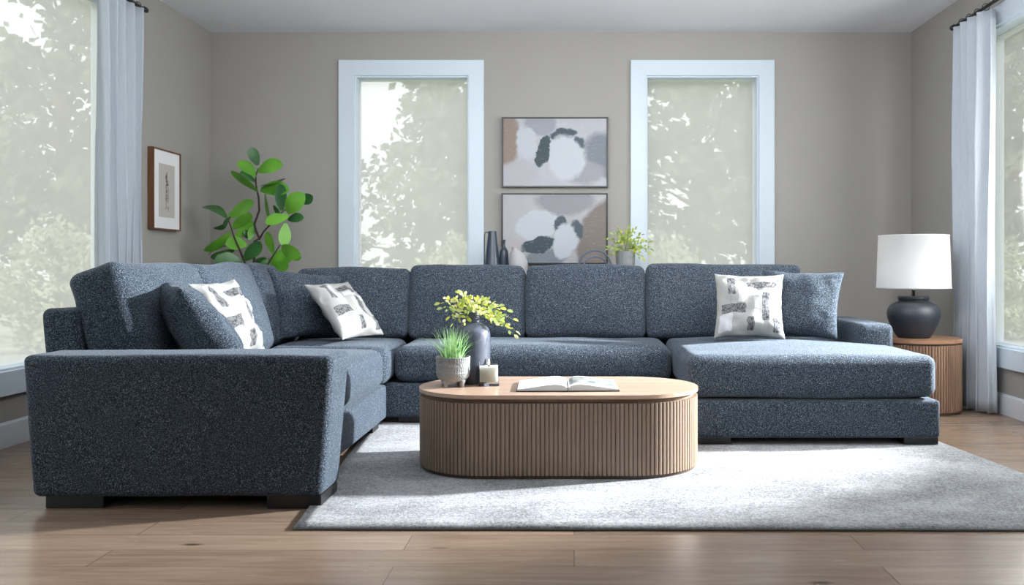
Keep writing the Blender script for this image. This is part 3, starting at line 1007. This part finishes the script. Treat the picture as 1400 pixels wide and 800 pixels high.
for i in range(150):
    a = rnd.uniform(0, 2 * PI); r0 = rnd.uniform(0, 0.055)
    lean = rnd.random() ** 1.2
    b0 = Vector((r0 * math.cos(a), r0 * math.sin(a), 0.0))
    out = Vector((math.cos(a + rnd.uniform(-.5, .5)), math.sin(a + rnd.uniform(-.5, .5)), 0))
    L = rnd.uniform(0.10, 0.165)
    ang = lean * 1.15 * (0.45 + r0 / 0.055 * .6)
    pts = []
    for k in range(6):
        t = k / 5
        aa = ang * (0.3 + t * 0.75)
        pts.append(b0 + out * (L * t * math.sin(aa)) + Vector((0, 0, L * t * math.cos(aa))))
    sd_ = Vector((-out.y, out.x, 0))
    w = 0.0026
    prev = None
    for k, p in enumerate(pts):
        ww = w * (1 - k / 5.2)
        cur = (bm.verts.new(p - sd_ * ww), bm.verts.new(p + out * ww * .5 + Vector((0, 0, -ww * .3))), bm.verts.new(p + sd_ * ww))
        if prev:
            bm.faces.new((prev[0], prev[1], cur[1], cur[0])); bm.faces.new((prev[1], prev[2], cur[2], cur[1]))
        prev = cur
from_bm('grass_blades', bm, M['grass_leaf'], gr)
lathe('soil', [(0.066, 0.001), (0.066, 0.006), (0.03, 0.009)], M['soil'], gr, 32)

# candle in a square glass
CX, CY = -0.382, 3.90
candle = thing('jar_candle', 'lit white candle in a square clear glass jar', 'candle', (CX, CY, TT), R(4))
def sq(h, z, n=5, r=0.006):
    out = []
    for q in range(4):
        cx, cy = ((h - r), (h - r)) if q == 0 else (-(h - r), (h - r)) if q == 1 else (-(h - r), -(h - r)) if q == 2 else ((h - r), -(h - r))
        for k in range(n):
            a = q * PI / 2 + k / (n - 1) * PI / 2
            out.append((cx + r * math.cos(a), cy + r * math.sin(a), z))
    return out
def loft(name, loops, mat, parent, smooth=False):
    bm = bmesh.new()
    rings = [[bm.verts.new(p) for p in lp] for lp in loops]
    for a, b in zip(rings, rings[1:]):
        n = len(a)
        for k in range(n):
            bm.faces.new((a[k], a[(k + 1) % n], b[(k + 1) % n], b[k]))
    bm.faces.new(list(reversed(rings[0]))); bm.faces.new(rings[-1])
    return from_bm(name, bm, mat, parent, smooth)
hs = 0.0455
loft('glass_jar', [sq(hs - .001, 0), sq(hs, 0.002), sq(hs, 0.112), sq(hs - .001, 0.114), sq(hs - 0.003, 0.114), sq(hs - 0.004, 0.112), sq(hs - 0.0045, 0.018), sq(hs - 0.008, 0.014)], M['glass'], candle)
loft('wax', [sq(hs - 0.0052, 0.019), sq(hs - 0.0052, 0.086), sq(hs - 0.009, 0.0845), sq(0.014, 0.082), sq(0.008, .080)], M['wax'], candle)
wick = tube('wick', [(0, 0, 0.080), (0.0005, 0, 0.088), (0.002, 0, 0.093)], 0.0022, M['wick'], candle, 8)
lathe('flame', smooth_profile([(0.0004, 0.091), (0.0042, 0.098), (0.0036, 0.106), (0.0004, 0.119)], 5), M['flame'], wick, 14)

# open book
def page_mat(name, left):
    m = NT(name, Roughness=0.35)
    x, y, _ = m.xy(m.coord('UV'))
    n = m.noise(m.coord('UV', scale=(3, 5, 1)), 1.6, 4, 0.6)
    pic = m.ramp(n, [(0.3, srgb(74, 82, 92)), (0.45, srgb(128, 138, 134)), (0.6, srgb(176, 172, 166)), (0.75, srgb(216, 216, 214))])
    if left:
        k = m.blob(x, y, 0.90, 0.66, 0.075, 0.26, 0, 0.02, 30)
    else:
        k = m.blob(x, y, 0.49, 0.57, 0.45, 0.36, 0, 0.02, 30)
    m.base(m.mix(k, srgb(240, 240, 243), pic))
    return m.m
BX, BY = -0.030, 3.84
book = thing('open_book', 'large open book with grey landscape photographs on the coffee table', 'book', (BX, BY, TT), R(1.5))
W2, D2 = 0.215, 0.145
box('cover', -W2 - .005, W2 + .005, -D2 - .004, D2 + .004, 0.0, 0.0035, M['black'], book, 0.001)
def page_block(sgn, mat, name):
    bm = bmesh.new(); uvl = bm.loops.layers.uv.new('UVMap')
    n = 18
    def hz(t):  # t 0 at the gutter, 1 at the outer edge
        return 0.0055 + 0.026 * math.sin(PI * min(1, (t + 0.02) ** 0.55)) * (1 - 0.45 * t) + 0.006 * t * 0.9
    rows = []
    for i in range(n + 1):
        t = i / n
        x = sgn * (0.002 + (W2 - 0.002) * t)
        z = hz(t)
        rows.append([bm.verts.new((x, -D2, 0.0036)), bm.verts.new((x, -D2, z)), bm.verts.new((x, D2, z)), bm.verts.new((x, D2, 0.0036))])
    for a, b in zip(rows, rows[1:]):
        for k in range(4):
            f = bm.faces.new((a[k], a[(k + 1) % 4], b[(k + 1) % 4], b[k]))
            f.material_index = 0 if k == 1 else 1
            for l in f.loops:
                l[uvl].uv = ((l.vert.co.x / W2 if sgn > 0 else 1 + l.vert.co.x / W2), (l.vert.co.y + D2) / (2 * D2))
    for r in (rows[0], rows[-1]):
        f = bm.faces.new(r); f.material_index = 1
    o = from_bm(name, bm, mat, book, False)
    o.data.materials.append(M['paper_edge'])
M['paper_edge'] = paint('page edges', srgb(196, 204, 210), 0.8, 0.1, 0.15, 300)
page_block(-1, page_mat('text page', True), 'pages')
page_block(1, page_mat('photo page', False), 'pages')

# ---------------------------------------------------------------- console and its things behind the sofa
CT = 0.765
console = thing('console_table', 'low dark wood console against back wall, hidden behind sofa', 'table', (-0.02, 6.42, 0))
box('table_top', -0.80, 0.76, -0.17, 0.17, CT - 0.035, CT, M['console_wood'], console, 0.003)
box('shelf', -0.74, 0.70, -0.15, 0.15, 0.20, 0.225, M['console_wood'], console, 0.002)
for x in (-0.78, 0.70):
    for y in (-0.16, 0.12):
        box('leg', x, x + 0.04, y, y + 0.04, 0, CT - 0.035, M['console_wood'], console, 0.002)
YC = 6.36
sC = 1190 / YC
pit = thing('pitcher', 'tall tapering dark slate pitcher with thin handle, left of console', 'pitcher', ((673 - 785) / sC, YC, CT))
lathe('body', smooth_profile([(0.060, 0), (0.066, 0.004), (0.062, 0.10), (0.046, 0.24), (0.031, 0.37), (0.030, 0.385)], 5) + [(0.026, 0.385), (0.024, 0.36)], M['pitcher'], pit, 40)
tube('handle', [(-0.028, 0, 0.375), (-0.045, 0, 0.380), (-0.056, 0, 0.372), (-0.058, 0, 0.33), (-0.0585, 0, 0.20), (-0.060, 0, 0.12), (-0.058, 0, 0.11)], 0.004, M['pitcher'], pit, 8)
bt = lathe('bottle_vase', smooth_profile([(0.026, 0), (0.032, 0.006), (0.034, 0.10), (0.034, 0.20), (0.028, 0.245), (0.012, 0.272), (0.010, 0.30), (0.0125, 0.318), (0.0125, 0.325)], 5) + [(0.008, 0.325)], M['pitcher'], None, 32)
bt.location = ((688.5 - 785) / sC, YC + 0.03, CT)
tag(bt, 'small dark bottle vase with narrow neck beside the pitcher', 'vase')
bv = thing('stone_vase', 'pale grey matte vase with short neck, standing beside dark bottle', 'vase', ((709 - 785) / sC, YC - 0.03, CT))
bm = bmesh.new()
bm_lathe(bm, smooth_profile([(0.040, 0), (0.052, 0.006), (0.066, 0.10), (0.068, 0.16), (0.052, 0.215), (0.026, 0.245), (0.020, 0.262), (0.022, 0.268)], 6) + [(0.017, 0.268), (0.014, 0.24)], 40)
for v in bm.verts:
    t = max(0, (v.co.z - 0.14) / 0.13)
    v.co.x -= 0.030 * t * t
from_bm('body', bm, M['beige_vase'], bv)
bm = bmesh.new()
ringsculpt = thing('ring_sculpture', 'sculpture of two thin blue grey nested rings on the console', 'sculpture', ((813.5 - 785) / sC, YC, CT))
torus_mesh('ring', (0, 0, 0.128), 0.118, 0.0065, M['bluegrey_metal'], ringsculpt)
torus_mesh('ring', (0.004, 0.03, 0.108), 0.092, 0.0065, M['bluegrey_metal'], ringsculpt)
box('base', -0.05, 0.05, -0.02, 0.05, 0.0, 0.012, M['bluegrey_metal'], ringsculpt, 0.002)
cpx = (855 - 785) / sC
cpot = thing('ribbed_planter', 'grey dotted stoneware planter on the console near the right window', 'plant pot', (cpx, YC, CT))
def dots(i, r, z, a):
    return r + 0.0022 * (1 if math.sin(a * 26 + (i % 2) * PI) > 0 else -1) if 2 < i < 30 else r
pp = [(0.05, 0), (0.055, 0.004)] + [(0.058 + 0.012 * k / 28, 0.008 + 0.222 * k / 28) for k in range(29)] + [(0.070, 0.236), (0.072, 0.24), (0.066, 0.24), (0.064, 0.225), (0.02, 0.223)]
lathe('pot_body', pp, M['pot_grey'], cpot, 104, rfun=dots)
cpl = thing('trailing_plant', 'pale green and yellow plant spilling over the console planter', 'plant', (cpx, YC, CT + 0.225))
ends = []
for (px, py, dy) in ((829, 328, 0), (832, 340, -.03), (834, 352, .02), (838, 320, .03), (846, 314, 0), (855, 318, .04), (860, 312, -.03), (868, 313, .02), (876, 322, 0), (886, 331, .03),
                 (884, 345, -.03), (878, 352, -.05), (872, 350, -.06), (866, 330, -.07), (850, 326, -.06), (842, 332, -.06), (880, 340, .04), (888, 340, .0), (840, 345, -.04), (862, 320, .05), (870, 340, -.06)):
    ends.append(world_at(px, py, YC + dy) - Vector((cpx, YC, CT + 0.225)))
sprigs(cpl, (0, 0, 0.0), ends, M['stem'], [M['pale_leaf'], M['pale_leaf'], M['yellow_leaf']], 0.032, 10, 9, 0.05)
lathe('soil', [(0.062, 0.0), (0.062, 0.003), (0.03, 0.008)], M['soil'], cpl, 28)

# ---------------------------------------------------------------- pictures
def art_mat(name, basec, shapes, amp=0.14):
    m = NT(name, Roughness=0.6)
    amp = 0.22
    uv = m.coord('UV', scale=(1.5, 1, 1))
    nz = m.noise(uv, 4.2, 9, 0.72, color=True)
    sub = m.n('VectorMath', operation='SUBTRACT'); m.put(sub.inputs[0], nz); sub.inputs[1].default_value = (0.5, 0.5, 0.5)
    scl = m.n('VectorMath', operation='SCALE'); m.put(scl.inputs[0], sub.outputs[0]); scl.inputs['Scale'].default_value = amp
    ad = m.n('VectorMath', operation='ADD'); m.put(ad.inputs[0], uv); m.put(ad.inputs[1], scl.outputs[0])
    x, y, _ = m.xy(ad.outputs[0])
    col = m.mix(m.noise(uv, 6, 4), basec[0], basec[1])
    tex = m.noise(m.coord('UV', scale=(6, 24, 1)), 2, 4, 0.7)
    for (cx, cy, rx, ry, ang, soft, c) in shapes:
        k = m.blob(x, y, cx * 1.5, cy, rx, ry, ang, soft)
        k = m.math('MULTIPLY', k, m.ramp(tex, [(0.26, (0.35, .35, .35)), (0.42, (1, 1, 1))]))
        col = m.mix(k, col, c)
    col = m.mix(1.0, col, (0.66, 0.67, 0.68, 1), 'MULTIPLY')
    m.base(col)
    m.bump(tex, 0.2, 0.003)
    return m.m
A1 = art_mat('abstract canvas one', (srgb(196, 196, 202), srgb(216, 217, 223)), [
    (0.00, 0.75, 0.23, 0.45, 0.1, 0.5, srgb(158, 141, 128)), (0.36, 0.95, 0.24, 0.20, 0.1, 0.5, srgb(170, 172, 180)),
    (0.98, 0.45, 0.26, 0.36, 0.5, 0.6, srgb(140, 146, 154)), (0.80, 0.18, 0.28, 0.16, 0.2, 0.8, srgb(176, 174, 180)),
    (0.15, 0.18, 0.28, 0.20, 0.2, 0.8, srgb(202, 198, 204)), (0.22, 0.65, 0.15, 0.25, 0.1, 0.5, srgb(214, 218, 224)),
    (0.58, 0.77, 0.20, 0.075, 0.1, 0.4, srgb(70, 88, 98)), (0.74, 0.65, 0.10, 0.06, -0.8, 0.6, srgb(84, 102, 110)), (0.60, 0.42, 0.27, 0.34, 0.3, 0.4, srgb(222, 226, 232)),
    (0.385, 0.52, 0.095, 0.25, -0.22, 0.2, srgb(58, 80, 84))], 0.10)
A2 = art_mat('abstract canvas two', (srgb(194, 191, 194), srgb(212, 212, 216)), [
    (0.60, 0.92, 0.42, 0.22, 0.0, 0.5, srgb(166, 164, 170)), (0.95, 0.30, 0.34, 0.62, -0.2, 0.3, srgb(142, 132, 124)),
    (0.40, 0.05, 0.35, 0.14, 0.2, 0.5, srgb(140, 148, 156)), (0.33, 0.55, 0.32, 0.22, 0.25, 0.3, srgb(218, 224, 230)),
    (0.55, 0.56, 0.08, 0.14, -0.2, 0.5, srgb(76, 94, 104)), (0.71, 0.50, 0.10, 0.14, 0.2, 0.5, srgb(84, 100, 108)),
    (0.34, 0.26, 0.27, 0.11, 0.25, 0.2, srgb(60, 80, 92)), (0.60, 0.32, 0.17, 0.26, -0.2, 0.3, srgb(220, 226, 232)),
    (0.10, 0.15, 0.14, 0.2, 0.2, 0.8, srgb(204, 198, 198))], 0.10)

def canvas_uv(name, x0, x1, y, z0, z1, mat, parent):
    bm = bmesh.new(); uvl = bm.loops.layers.uv.new('UVMap')
    bm_box(bm, x0, x1, y, y + 0.02, z0, z1)
    for f in bm.faces:
        for l in f.loops:
            l[uvl].uv = ((l.vert.co.x - x0) / (x1 - x0), (l.vert.co.z - z0) / (z1 - z0))
    return from_bm(name, bm, mat, parent, False)

def framed(name, px0, px1, py0, py1, mat, label):
    Y = YB - 0.045
    s = 1190 / Y
    x0, x1 = (px0 - 785) / s, (px1 - 785) / s
    z1, z0 = 0.89 - (py0 - 365) / s, 0.89 - (py1 - 365) / s
    cx, cz = (x0 + x1) / 2, (z0 + z1) / 2
    hw, hh = (x1 - x0) / 2, (z1 - z0) / 2
    t = thing(name, label, 'picture', (cx, Y, cz))
    fw = 0.008
    bm = bmesh.new()
    bm_box(bm, -hw, hw, 0, 0.043, hh - fw, hh); bm_box(bm, -hw, hw, 0, 0.043, -hh, -hh + fw)
    bm_box(bm, -hw, -hw + fw, 0, 0.043, -hh + fw, hh - fw); bm_box(bm, hw - fw, hw, 0, 0.043, -hh + fw, hh - fw)
    from_bm('frame', bm, M['black_metal'], t, False)
    canvas_uv('canvas', -hw + fw + .003, hw - fw - .003, 0.010, -hh + fw + .003, hh - fw - .003, mat, t)
    box('backing', -hw + fw, hw - fw, 0.031, 0.042, -hh + fw, hh - fw, M['black_metal'], t)
framed('framed_painting', 686, 831.5, 160, 256, A1, 'upper black framed abstract painting with upright dark teal stroke')
framed('framed_painting', 685.5, 831, 264, 361.5, A2, 'lower black framed abstract painting with slanted dark teal stroke')

# small print on the left wall
pr = thing('framed_print', 'small walnut framed ink drawing hanging on the left wall', 'picture', (XL, 5.93, 1.412))
ph, pw, pd = 0.272, 0.200, 0.042
bm = bmesh.new()
f_ = 0.010
bm_box(bm, 0.001, pd, -pw, -pw + f_, -ph, ph); bm_box(bm, 0.001, pd, pw - f_, pw, -ph, ph)
bm_box(bm, 0.001, pd, -pw + f_, pw - f_, ph - f_, ph); bm_box(bm, 0.001, pd, -pw + f_, pw - f_, -ph, -ph + f_)
from_bm('frame', bm, M['frame_wood'], pr, False)
box('mat_board', 0.010, pd - 0.008, -pw + f_, pw - f_, -ph + f_, ph - f_, M['paper_white'], pr)
def ink_mat():
    m = NT('ink drawing', Roughness=0.8)
    x, y, _ = m.xy(m.coord('UV'))
    wob = m.math('MULTIPLY', m.math('SUBTRACT', m.noise(m.coord('UV', scale=(1, 5, 1)), 1.5, 3), 0.5), 0.22)
    x2 = m.math('ADD', x, wob)
    col = m.mix(m.noise(m.coord('UV'), 14, 3), srgb(178, 172, 166), srgb(196, 190, 184))
    nz = m.noise(m.coord('UV', scale=(10, 30, 1)), 1, 3, 0.7)
    for (cx, cy, rx, ry, a, k) in ((0.50, 0.72, 0.07, 0.14, 0.06, 1), (0.46, 0.52, 0.05, 0.24, -0.1, .9), (0.58, 0.50, 0.03, 0.22, 0.05, .7), (0.50, 0.36, 0.10, 0.10, 0.1, .5), (0.44, 0.2, 0.03, 0.08, 0, .8), (0.56, 0.18, 0.04, 0.03, 0, .8), (0.60, 0.12, 0.04, 0.02, 0, .8)):
        b = m.blob(x2, y, cx, cy, rx, ry, a, 0.6)
        b = m.math('MULTIPLY', m.math('MULTIPLY', b, k), m.ramp(nz, [(0.35, (0.1, .1, .1)), (0.6, (1, 1, 1))]))
        col = m.mix(b, col, srgb(50, 48, 48))
    m.base(col)
    return m.m
bm = bmesh.new(); uvl = bm.loops.layers.uv.new('UVMap')
bm_box(bm, pd - 0.008, pd - 0.0065, -0.115, 0.115, -0.185, 0.175)
for f in bm.faces:
    for l in f.loops:
        l[uvl].uv = ((l.vert.co.y + 0.115) / 0.23, (l.vert.co.z + 0.185) / 0.36)
from_bm('drawing', bm, ink_mat(), pr, False)

# ---------------------------------------------------------------- curtains and rods
def curtain(name, x, y0, y1, z0, z1, n, sgn, label, seed, shrink):
    t = thing(name, label, 'curtain', (x, (y0 + y1) / 2, z0))
    bm = bmesh.new()
    NU, NV = n * 16, 30
    c = (y0 + y1) / 2
    rnd = random.Random(seed)
    ph = [rnd.uniform(-.5, .5) for _ in range(n + 2)]
    grid = []
    for j in range(NV + 1):
        v = j / NV
        z = z1 - (z1 - z0) * v
        row = []
        for i in range(NU + 1):
            u = i / NU
            k = 1 - shrink * math.sin(PI * min(1, v * 1.0)) * .6 - shrink * .4 * v
            wv = u * n * 2 * PI
            pl_ = ph[int(u * n)] * (1 - (u * n) % 1) + ph[int(u * n) + 1] * ((u * n) % 1)
            amp = 0.046 + 0.010 * v + 0.016 * pl_ * v
            yy = (u - 0.5) * (y1 - y0) * k + 0.014 * math.sin(wv * 2 + pl_ * 2) * (0.3 + v)
            xx = amp * math.sin(wv + pl_ * 1.4 * v) + 0.006 * math.sin(v * 7 + u * 9)
            row.append(bm.verts.new((xx, yy, z - z0)))
        grid.append(row)
    for j in range(NV):
        for i in range(NU):
            bm.faces.new((grid[j][i], grid[j][i + 1], grid[j + 1][i + 1], grid[j + 1][i]))
    o = from_bm('cloth', bm, M['curtain'], t)
    sm = o.modifiers.new('thickness', 'SOLIDIFY'); sm.thickness = 0.003
    for k in range(n):
        yy = ((k + 0.5) / n - 0.5) * (y1 - y0)
        torus_mesh('ring', (0, yy, z1 - z0 + 0.024), 0.021, 0.0022, M['black_metal'], t, 'Y', 20)
    return t
curtain('curtain', -2.685, 4.90, 5.40, 0.012, 2.475, 5, 1, 'pale grey blue pleated curtain beside the left window', 2, 0.12)
curtain('curtain', 2.485, 5.20, 5.63, 0.012, 2.435, 4, -1, 'pale grey blue pleated curtain beside the right window and lamp', 4, 0.04)
def rod(x, y0, y1, z, wallx, label):
    t = thing('curtain_rod', label, 'curtain rod', (x, y1, z))
    tube('rod', [(0, y0 - y1, 0), (0, 0, 0)], 0.011, M['black_metal'], t, 14)
    bm = bmesh.new()
    for (r, q) in ((0.016, 0.0),):
        bm_tube(bm, [(0, -0.01, 0), (0, 0.022, 0)], 0.017, 14)
    from_bm('finial', bm, M['black_metal'], t)
    for yy in (-0.06, y0 - y1 + 0.1):
        bm = bmesh.new()
        dx = wallx - x
        bm_tube(bm, [(0, yy, -0.012), (dx * .95, yy, -0.012)], 0.006, 8)
        a, b = sorted((dx * .93, dx))
        bm_box(bm, a, b, yy - 0.02, yy + 0.02, -0.05, 0.03)
        from_bm('bracket', bm, M['black_metal'], t)
rod(-2.685, 1.0, 5.44, 2.50, XL, 'black metal curtain rod above the left window')
rod(2.485, 1.0, 5.70, 2.46, XR, 'black metal curtain rod above the right window')

# ---------------------------------------------------------------- fiddle leaf fig in the corner
FX, FY = -2.33, 6.28
fig = thing('fiddle_leaf_fig', 'tall green fiddle leaf fig plant in the back left corner', 'plant', (FX, FY, 0))
FO = Vector((FX, FY, 0))
lathe('planter', smooth_profile([(0.10, 0), (0.11, 0.006), (0.145, 0.15), (0.155, 0.29), (0.155, 0.30)], 5) + [(0.145, 0.30), (0.142, 0.26), (0.03, 0.255)], M['big_pot'], fig, 48)
def fpt(cx, cy, dy=0.0):
    return world_at(260 + cx / 4, 180 + cy / 4, FY - 0.06 + dy) - FO
bm = bmesh.new()
bm_tube(bm, [(0, 0, 0.25), (0.0, 0, 0.5)] + [fpt(350, 730), fpt(350, 650), fpt(352, 600), fpt(378, 585), fpt(358, 535), fpt(352, 505), fpt(378, 430), fpt(374, 360), fpt(360, 290), fpt(358, 245), fpt(372, 200)],
        [0.013, 0.012, 0.011, .010, .010, .0095, .009, .0085, .008, .007, .006, .005, .004], 8)
bm_tube(bm, [fpt(378, 588), fpt(400, 550, -.03), fpt(432, 515, -.05), fpt(480, 460, -.06), fpt(522, 425, -.06)], [.007, .006, .006, .005, .004], 7)
bm_tube(bm, [(-0.01, 0, 0.3), fpt(318, 760), fpt(300, 720, -.02), fpt(272, 650, -.04), fpt(242, 580, -.05), (fpt(212, 490, -.05))], [.011, .009, .008, .007, .006, .004], 7)
bm_tube(bm, [(0.01, 0, 0.3), fpt(410, 760, .0), fpt(440, 700, -.03), fpt(492, 620, -.05)], [.010, .008, .006, .004], 7)
from_bm('trunk', bm, M['bark'], fig)
leaves = [(370, 185, 330, 85, 55, 1), (372, 215, 508, 180, 84, 0), (362, 245, 262, 162, 58, 0), (372, 325, 220, 215, 52, 0), (360, 275, 270, 222, 30, 1), (380, 300, 526, 258, 26, 1),
          (385, 320, 545, 322, 84, 0), (410, 340, 437, 470, 46, 0), (500, 432, 488, 285, 42, 1), (455, 405, 492, 450, 32, 1), (528, 440, 628, 340, 100, 0), (600, 385, 670, 350, 60, 1),
          (538, 462, 410, 500, 66, 0), (535, 480, 622, 472, 54, 1), (522, 502, 510, 626, 56, 0), (458, 672, 418, 548, 60, 0), (210, 465, 350, 390, 84, 0), (236, 532, 326, 442, 42, 0),
          (198, 472, 65, 413, 34, 1), (222, 468, 178, 517, 36, 1), (200, 503, 130, 530, 20, 1), (220, 548, 74, 652, 28, 0), (250, 572, 350, 493, 54, 0), (322, 592, 345, 520, 34, 0),
          (308, 622, 194, 602, 74, 0), (296, 540, 328, 578, 42, 1), (196, 627, 100, 677, 22, 1), (240, 645, 110, 688, 44, 1), (284, 716, 132, 702, 92, 1), (298, 700, 384, 600, 62, 1),
          (293, 707, 352, 660, 26, 0), (326, 733, 416, 690, 34, 1), (430, 700, 395, 748, 52, 1), (432, 712, 560, 662, 84, 0), (500, 632, 606, 672, 82, 0), (432, 745, 540, 730, 62, 0), (555, 690, 608, 694, 34, 0)]
bl = bmesh.new()
rnd = random.Random(12)
for (x0, y0, x1, y1, w, dk) in leaves:
    d0 = rnd.uniform(-0.06, 0.02); d1 = d0 + rnd.uniform(-0.09, 0.05)
    b, t = fpt(x0, y0, d0), fpt(x1, y1, d1)
    L = (t - b).length
    wm = w / 4 / 192
    wr = min(max(wm * 1.08, 0.55 * L), 0.13)
    tilt = math.acos(max(0.1, min(1, wm / wr)))
    ax = (t - b).normalized()
    vn = Vector((0, -1, 0)); vn = (vn - ax * vn.dot(ax)).normalized()
    nrm = Matrix.Rotation(tilt * (1 if rnd.random() > .35 else -1), 3, ax) @ vn
    if nrm.z < 0 and rnd.random() > .3:
        nrm = Matrix.Rotation(-2 * tilt, 3, ax) @ nrm if False else nrm
    add_leaf(bl, b, t, wr, nrm, rnd.uniform(-0.06, 0.12), 0.18, 14, dk, 1.35)
me = bpy.data.meshes.new('foliage'); bl.to_mesh(me); bl.free()
me.materials.append(M['fig_leaf']); me.materials.append(M['fig_leaf_dark'])
link('foliage', me, None, fig)
lathe('soil', [(0.142, 0.256), (0.142, 0.262), (0.05, 0.268)], M['soil'], fig, 30)

# ---------------------------------------------------------------- outdoors
lawn = box('lawn', -70, 70, -30, 90, -0.62, -0.5, M['lawn'])
lawn['kind'] = 'structure'

def tree_mesh(seed, H, Wd, shape, nleaf, ls, base):
    rnd = random.Random(seed)
    bt_ = bmesh.new()
    bm_tube(bt_, [(0, 0, 0), (rnd.uniform(-.1, .1), 0, H * .3), (rnd.uniform(-.2, .2), rnd.uniform(-.2, .2), H * .6), (0, 0, H * .9)], [H * .028, H * .02, H * .013, H * .004], 8)
    clusters = []
    for i in range(46):
        h = base + (1 - base) * (i + rnd.random()) / 46
        if shape == 'cone':
            rad = Wd * (1.08 - h) * 1.1
        else:
            q = (h - base) / (1 - base)
            rad = Wd * math.sqrt(max(0.02, 1 - (2 * q - 0.85) ** 2 / 1.4))
        a = i * 2.4 + rnd.uniform(-.4, .4)
        rr = rad * rnd.uniform(0.35, 0.95)
        c = Vector((rr * math.cos(a), rr * math.sin(a), h * H))
        clusters.append((c, Wd * rnd.uniform(0.12, 0.30)))
        bm_tube(bt_, [(0, 0, h * H * .82), c * 0.55 + Vector((0, 0, h * H * .4)), c], [H * .007, H * .004, H * .002], 5)
    bl_ = bmesh.new()
    for k in range(nleaf):
        c, r = clusters[rnd.randrange(len(clusters))]
        p = c + Vector((rnd.gauss(0, 1), rnd.gauss(0, 1), rnd.gauss(0, .75))) * r * 0.5
        n = Vector((rnd.gauss(0, 1), rnd.gauss(0, 1), rnd.gauss(.6, 1))).normalized()
        u = n.orthogonal().normalized() * ls * rnd.uniform(.6, 1.3)
        w = n.cross(u).normalized() * u.length * .6
        bl_.faces.new([bl_.verts.new(p - u), bl_.verts.new(p + w), bl_.verts.new(p + u), bl_.verts.new(p - w)])
    m1 = bpy.data.meshes.new('trunk'); bt_.to_mesh(m1); bt_.free(); m1.materials.append(M['tree_bark'])
    m2 = bpy.data.meshes.new('foliage'); bl_.to_mesh(m2); bl_.free()
    return m1, m2
P = {'cone': tree_mesh(1, 6.8, 2.3, 'cone', 4200, 0.13, 0.10), 'round': tree_mesh(2, 7.5, 2.9, 'round', 4600, 0.16, 0.20),
     'bush': tree_mesh(3, 3.2, 2.0, 'round', 3600, 0.11, 0.05), 'tall': tree_mesh(4, 10.5, 3.0, 'round', 5200, 0.18, 0.22)}
for k, lm in (('cone', 'tree_leaf'), ('round', 'tree_leaf_dark'), ('bush', 'bush_leaf'), ('tall', 'tree_leaf')):
    P[k][1].materials.append(M[lm])
def tree(kind, x, y, s, rz, label, cat='tree', group='trees outside the windows'):
    t = thing('garden_bush' if kind == 'bush' else 'garden_tree', label, cat, (x, y, -0.5), rz, group)
    t.scale = (s, s, s)
    for nm, me in zip(('trunk', 'foliage'), P[kind]):
        o = bpy.data.objects.new(nm, me)
        COL.objects.link(o); o.parent = t
    return t
TREES = [
    ('cone', -3.4, 21.0, 1.0, 0.3, 'pointed tree seen in the middle of the left back window'),
    ('round', -3.3, 31.0, 1.0, 1.0, 'rounded tree behind the pointed tree in the left back window'),
    ('round', 3.0, 21.5, 1.05, 2.0, 'dense rounded tree filling the right back window'),
    ('tall', 6.6, 32.0, 1.0, 0.2, 'tall tree behind, right edge of the right back window'),
    ('tall', -12.0, 20.6, 0.92, 0.9, 'tall dark tree seen nearest the curtain in the left window'),
    ('round', -18.8, 27.0, 1.1, 2.9, 'rounded tree at the outer part of the left window'),
    ('tall', -27.0, 37.0, 1.15, 4.0, 'distant tall tree at the far left window edge'),
    ('round', 12.2, 24.5, 1.1, 5.0, 'rounded tree seen through the right window by the curtain'),
    ('tall', 20.0, 31.0, 1.0, 5.5, 'distant tall tree seen at the right window edge'),
]
for (k, x, y, s, rz, lb) in TREES:
    tree(k, x, y, s, rz, lb)
BUSHES = [
    (-4.6, 15.4, 0.55, 0, 'low bush at the left of the left back window'), (-1.9, 15.0, 0.55, 1, 'low bush at the right of the left back window'),
    (1.5, 15.0, 0.55, 2, 'low bush at the left of the right back window'), (4.3, 15.6, 0.6, 3, 'low bush at the right of the right back window'),
    (-8.4, 14.2, 0.6, 4, 'low bush beside the curtain in the left window'), (-11.8, 15.2, 0.65, 5, 'low bush in the outer part of the left window'),
    (8.2, 17.0, 0.55, 0.6, 'low bush seen low in the right window'),
    (-7.6, 20.0, 0.6, 1.7, 'wide bush between the left and back windows'),
]
for (x, y, s, rz, lb) in BUSHES:
    tree('bush', x, y, s, rz, lb, 'bush', 'bushes outside the windows')
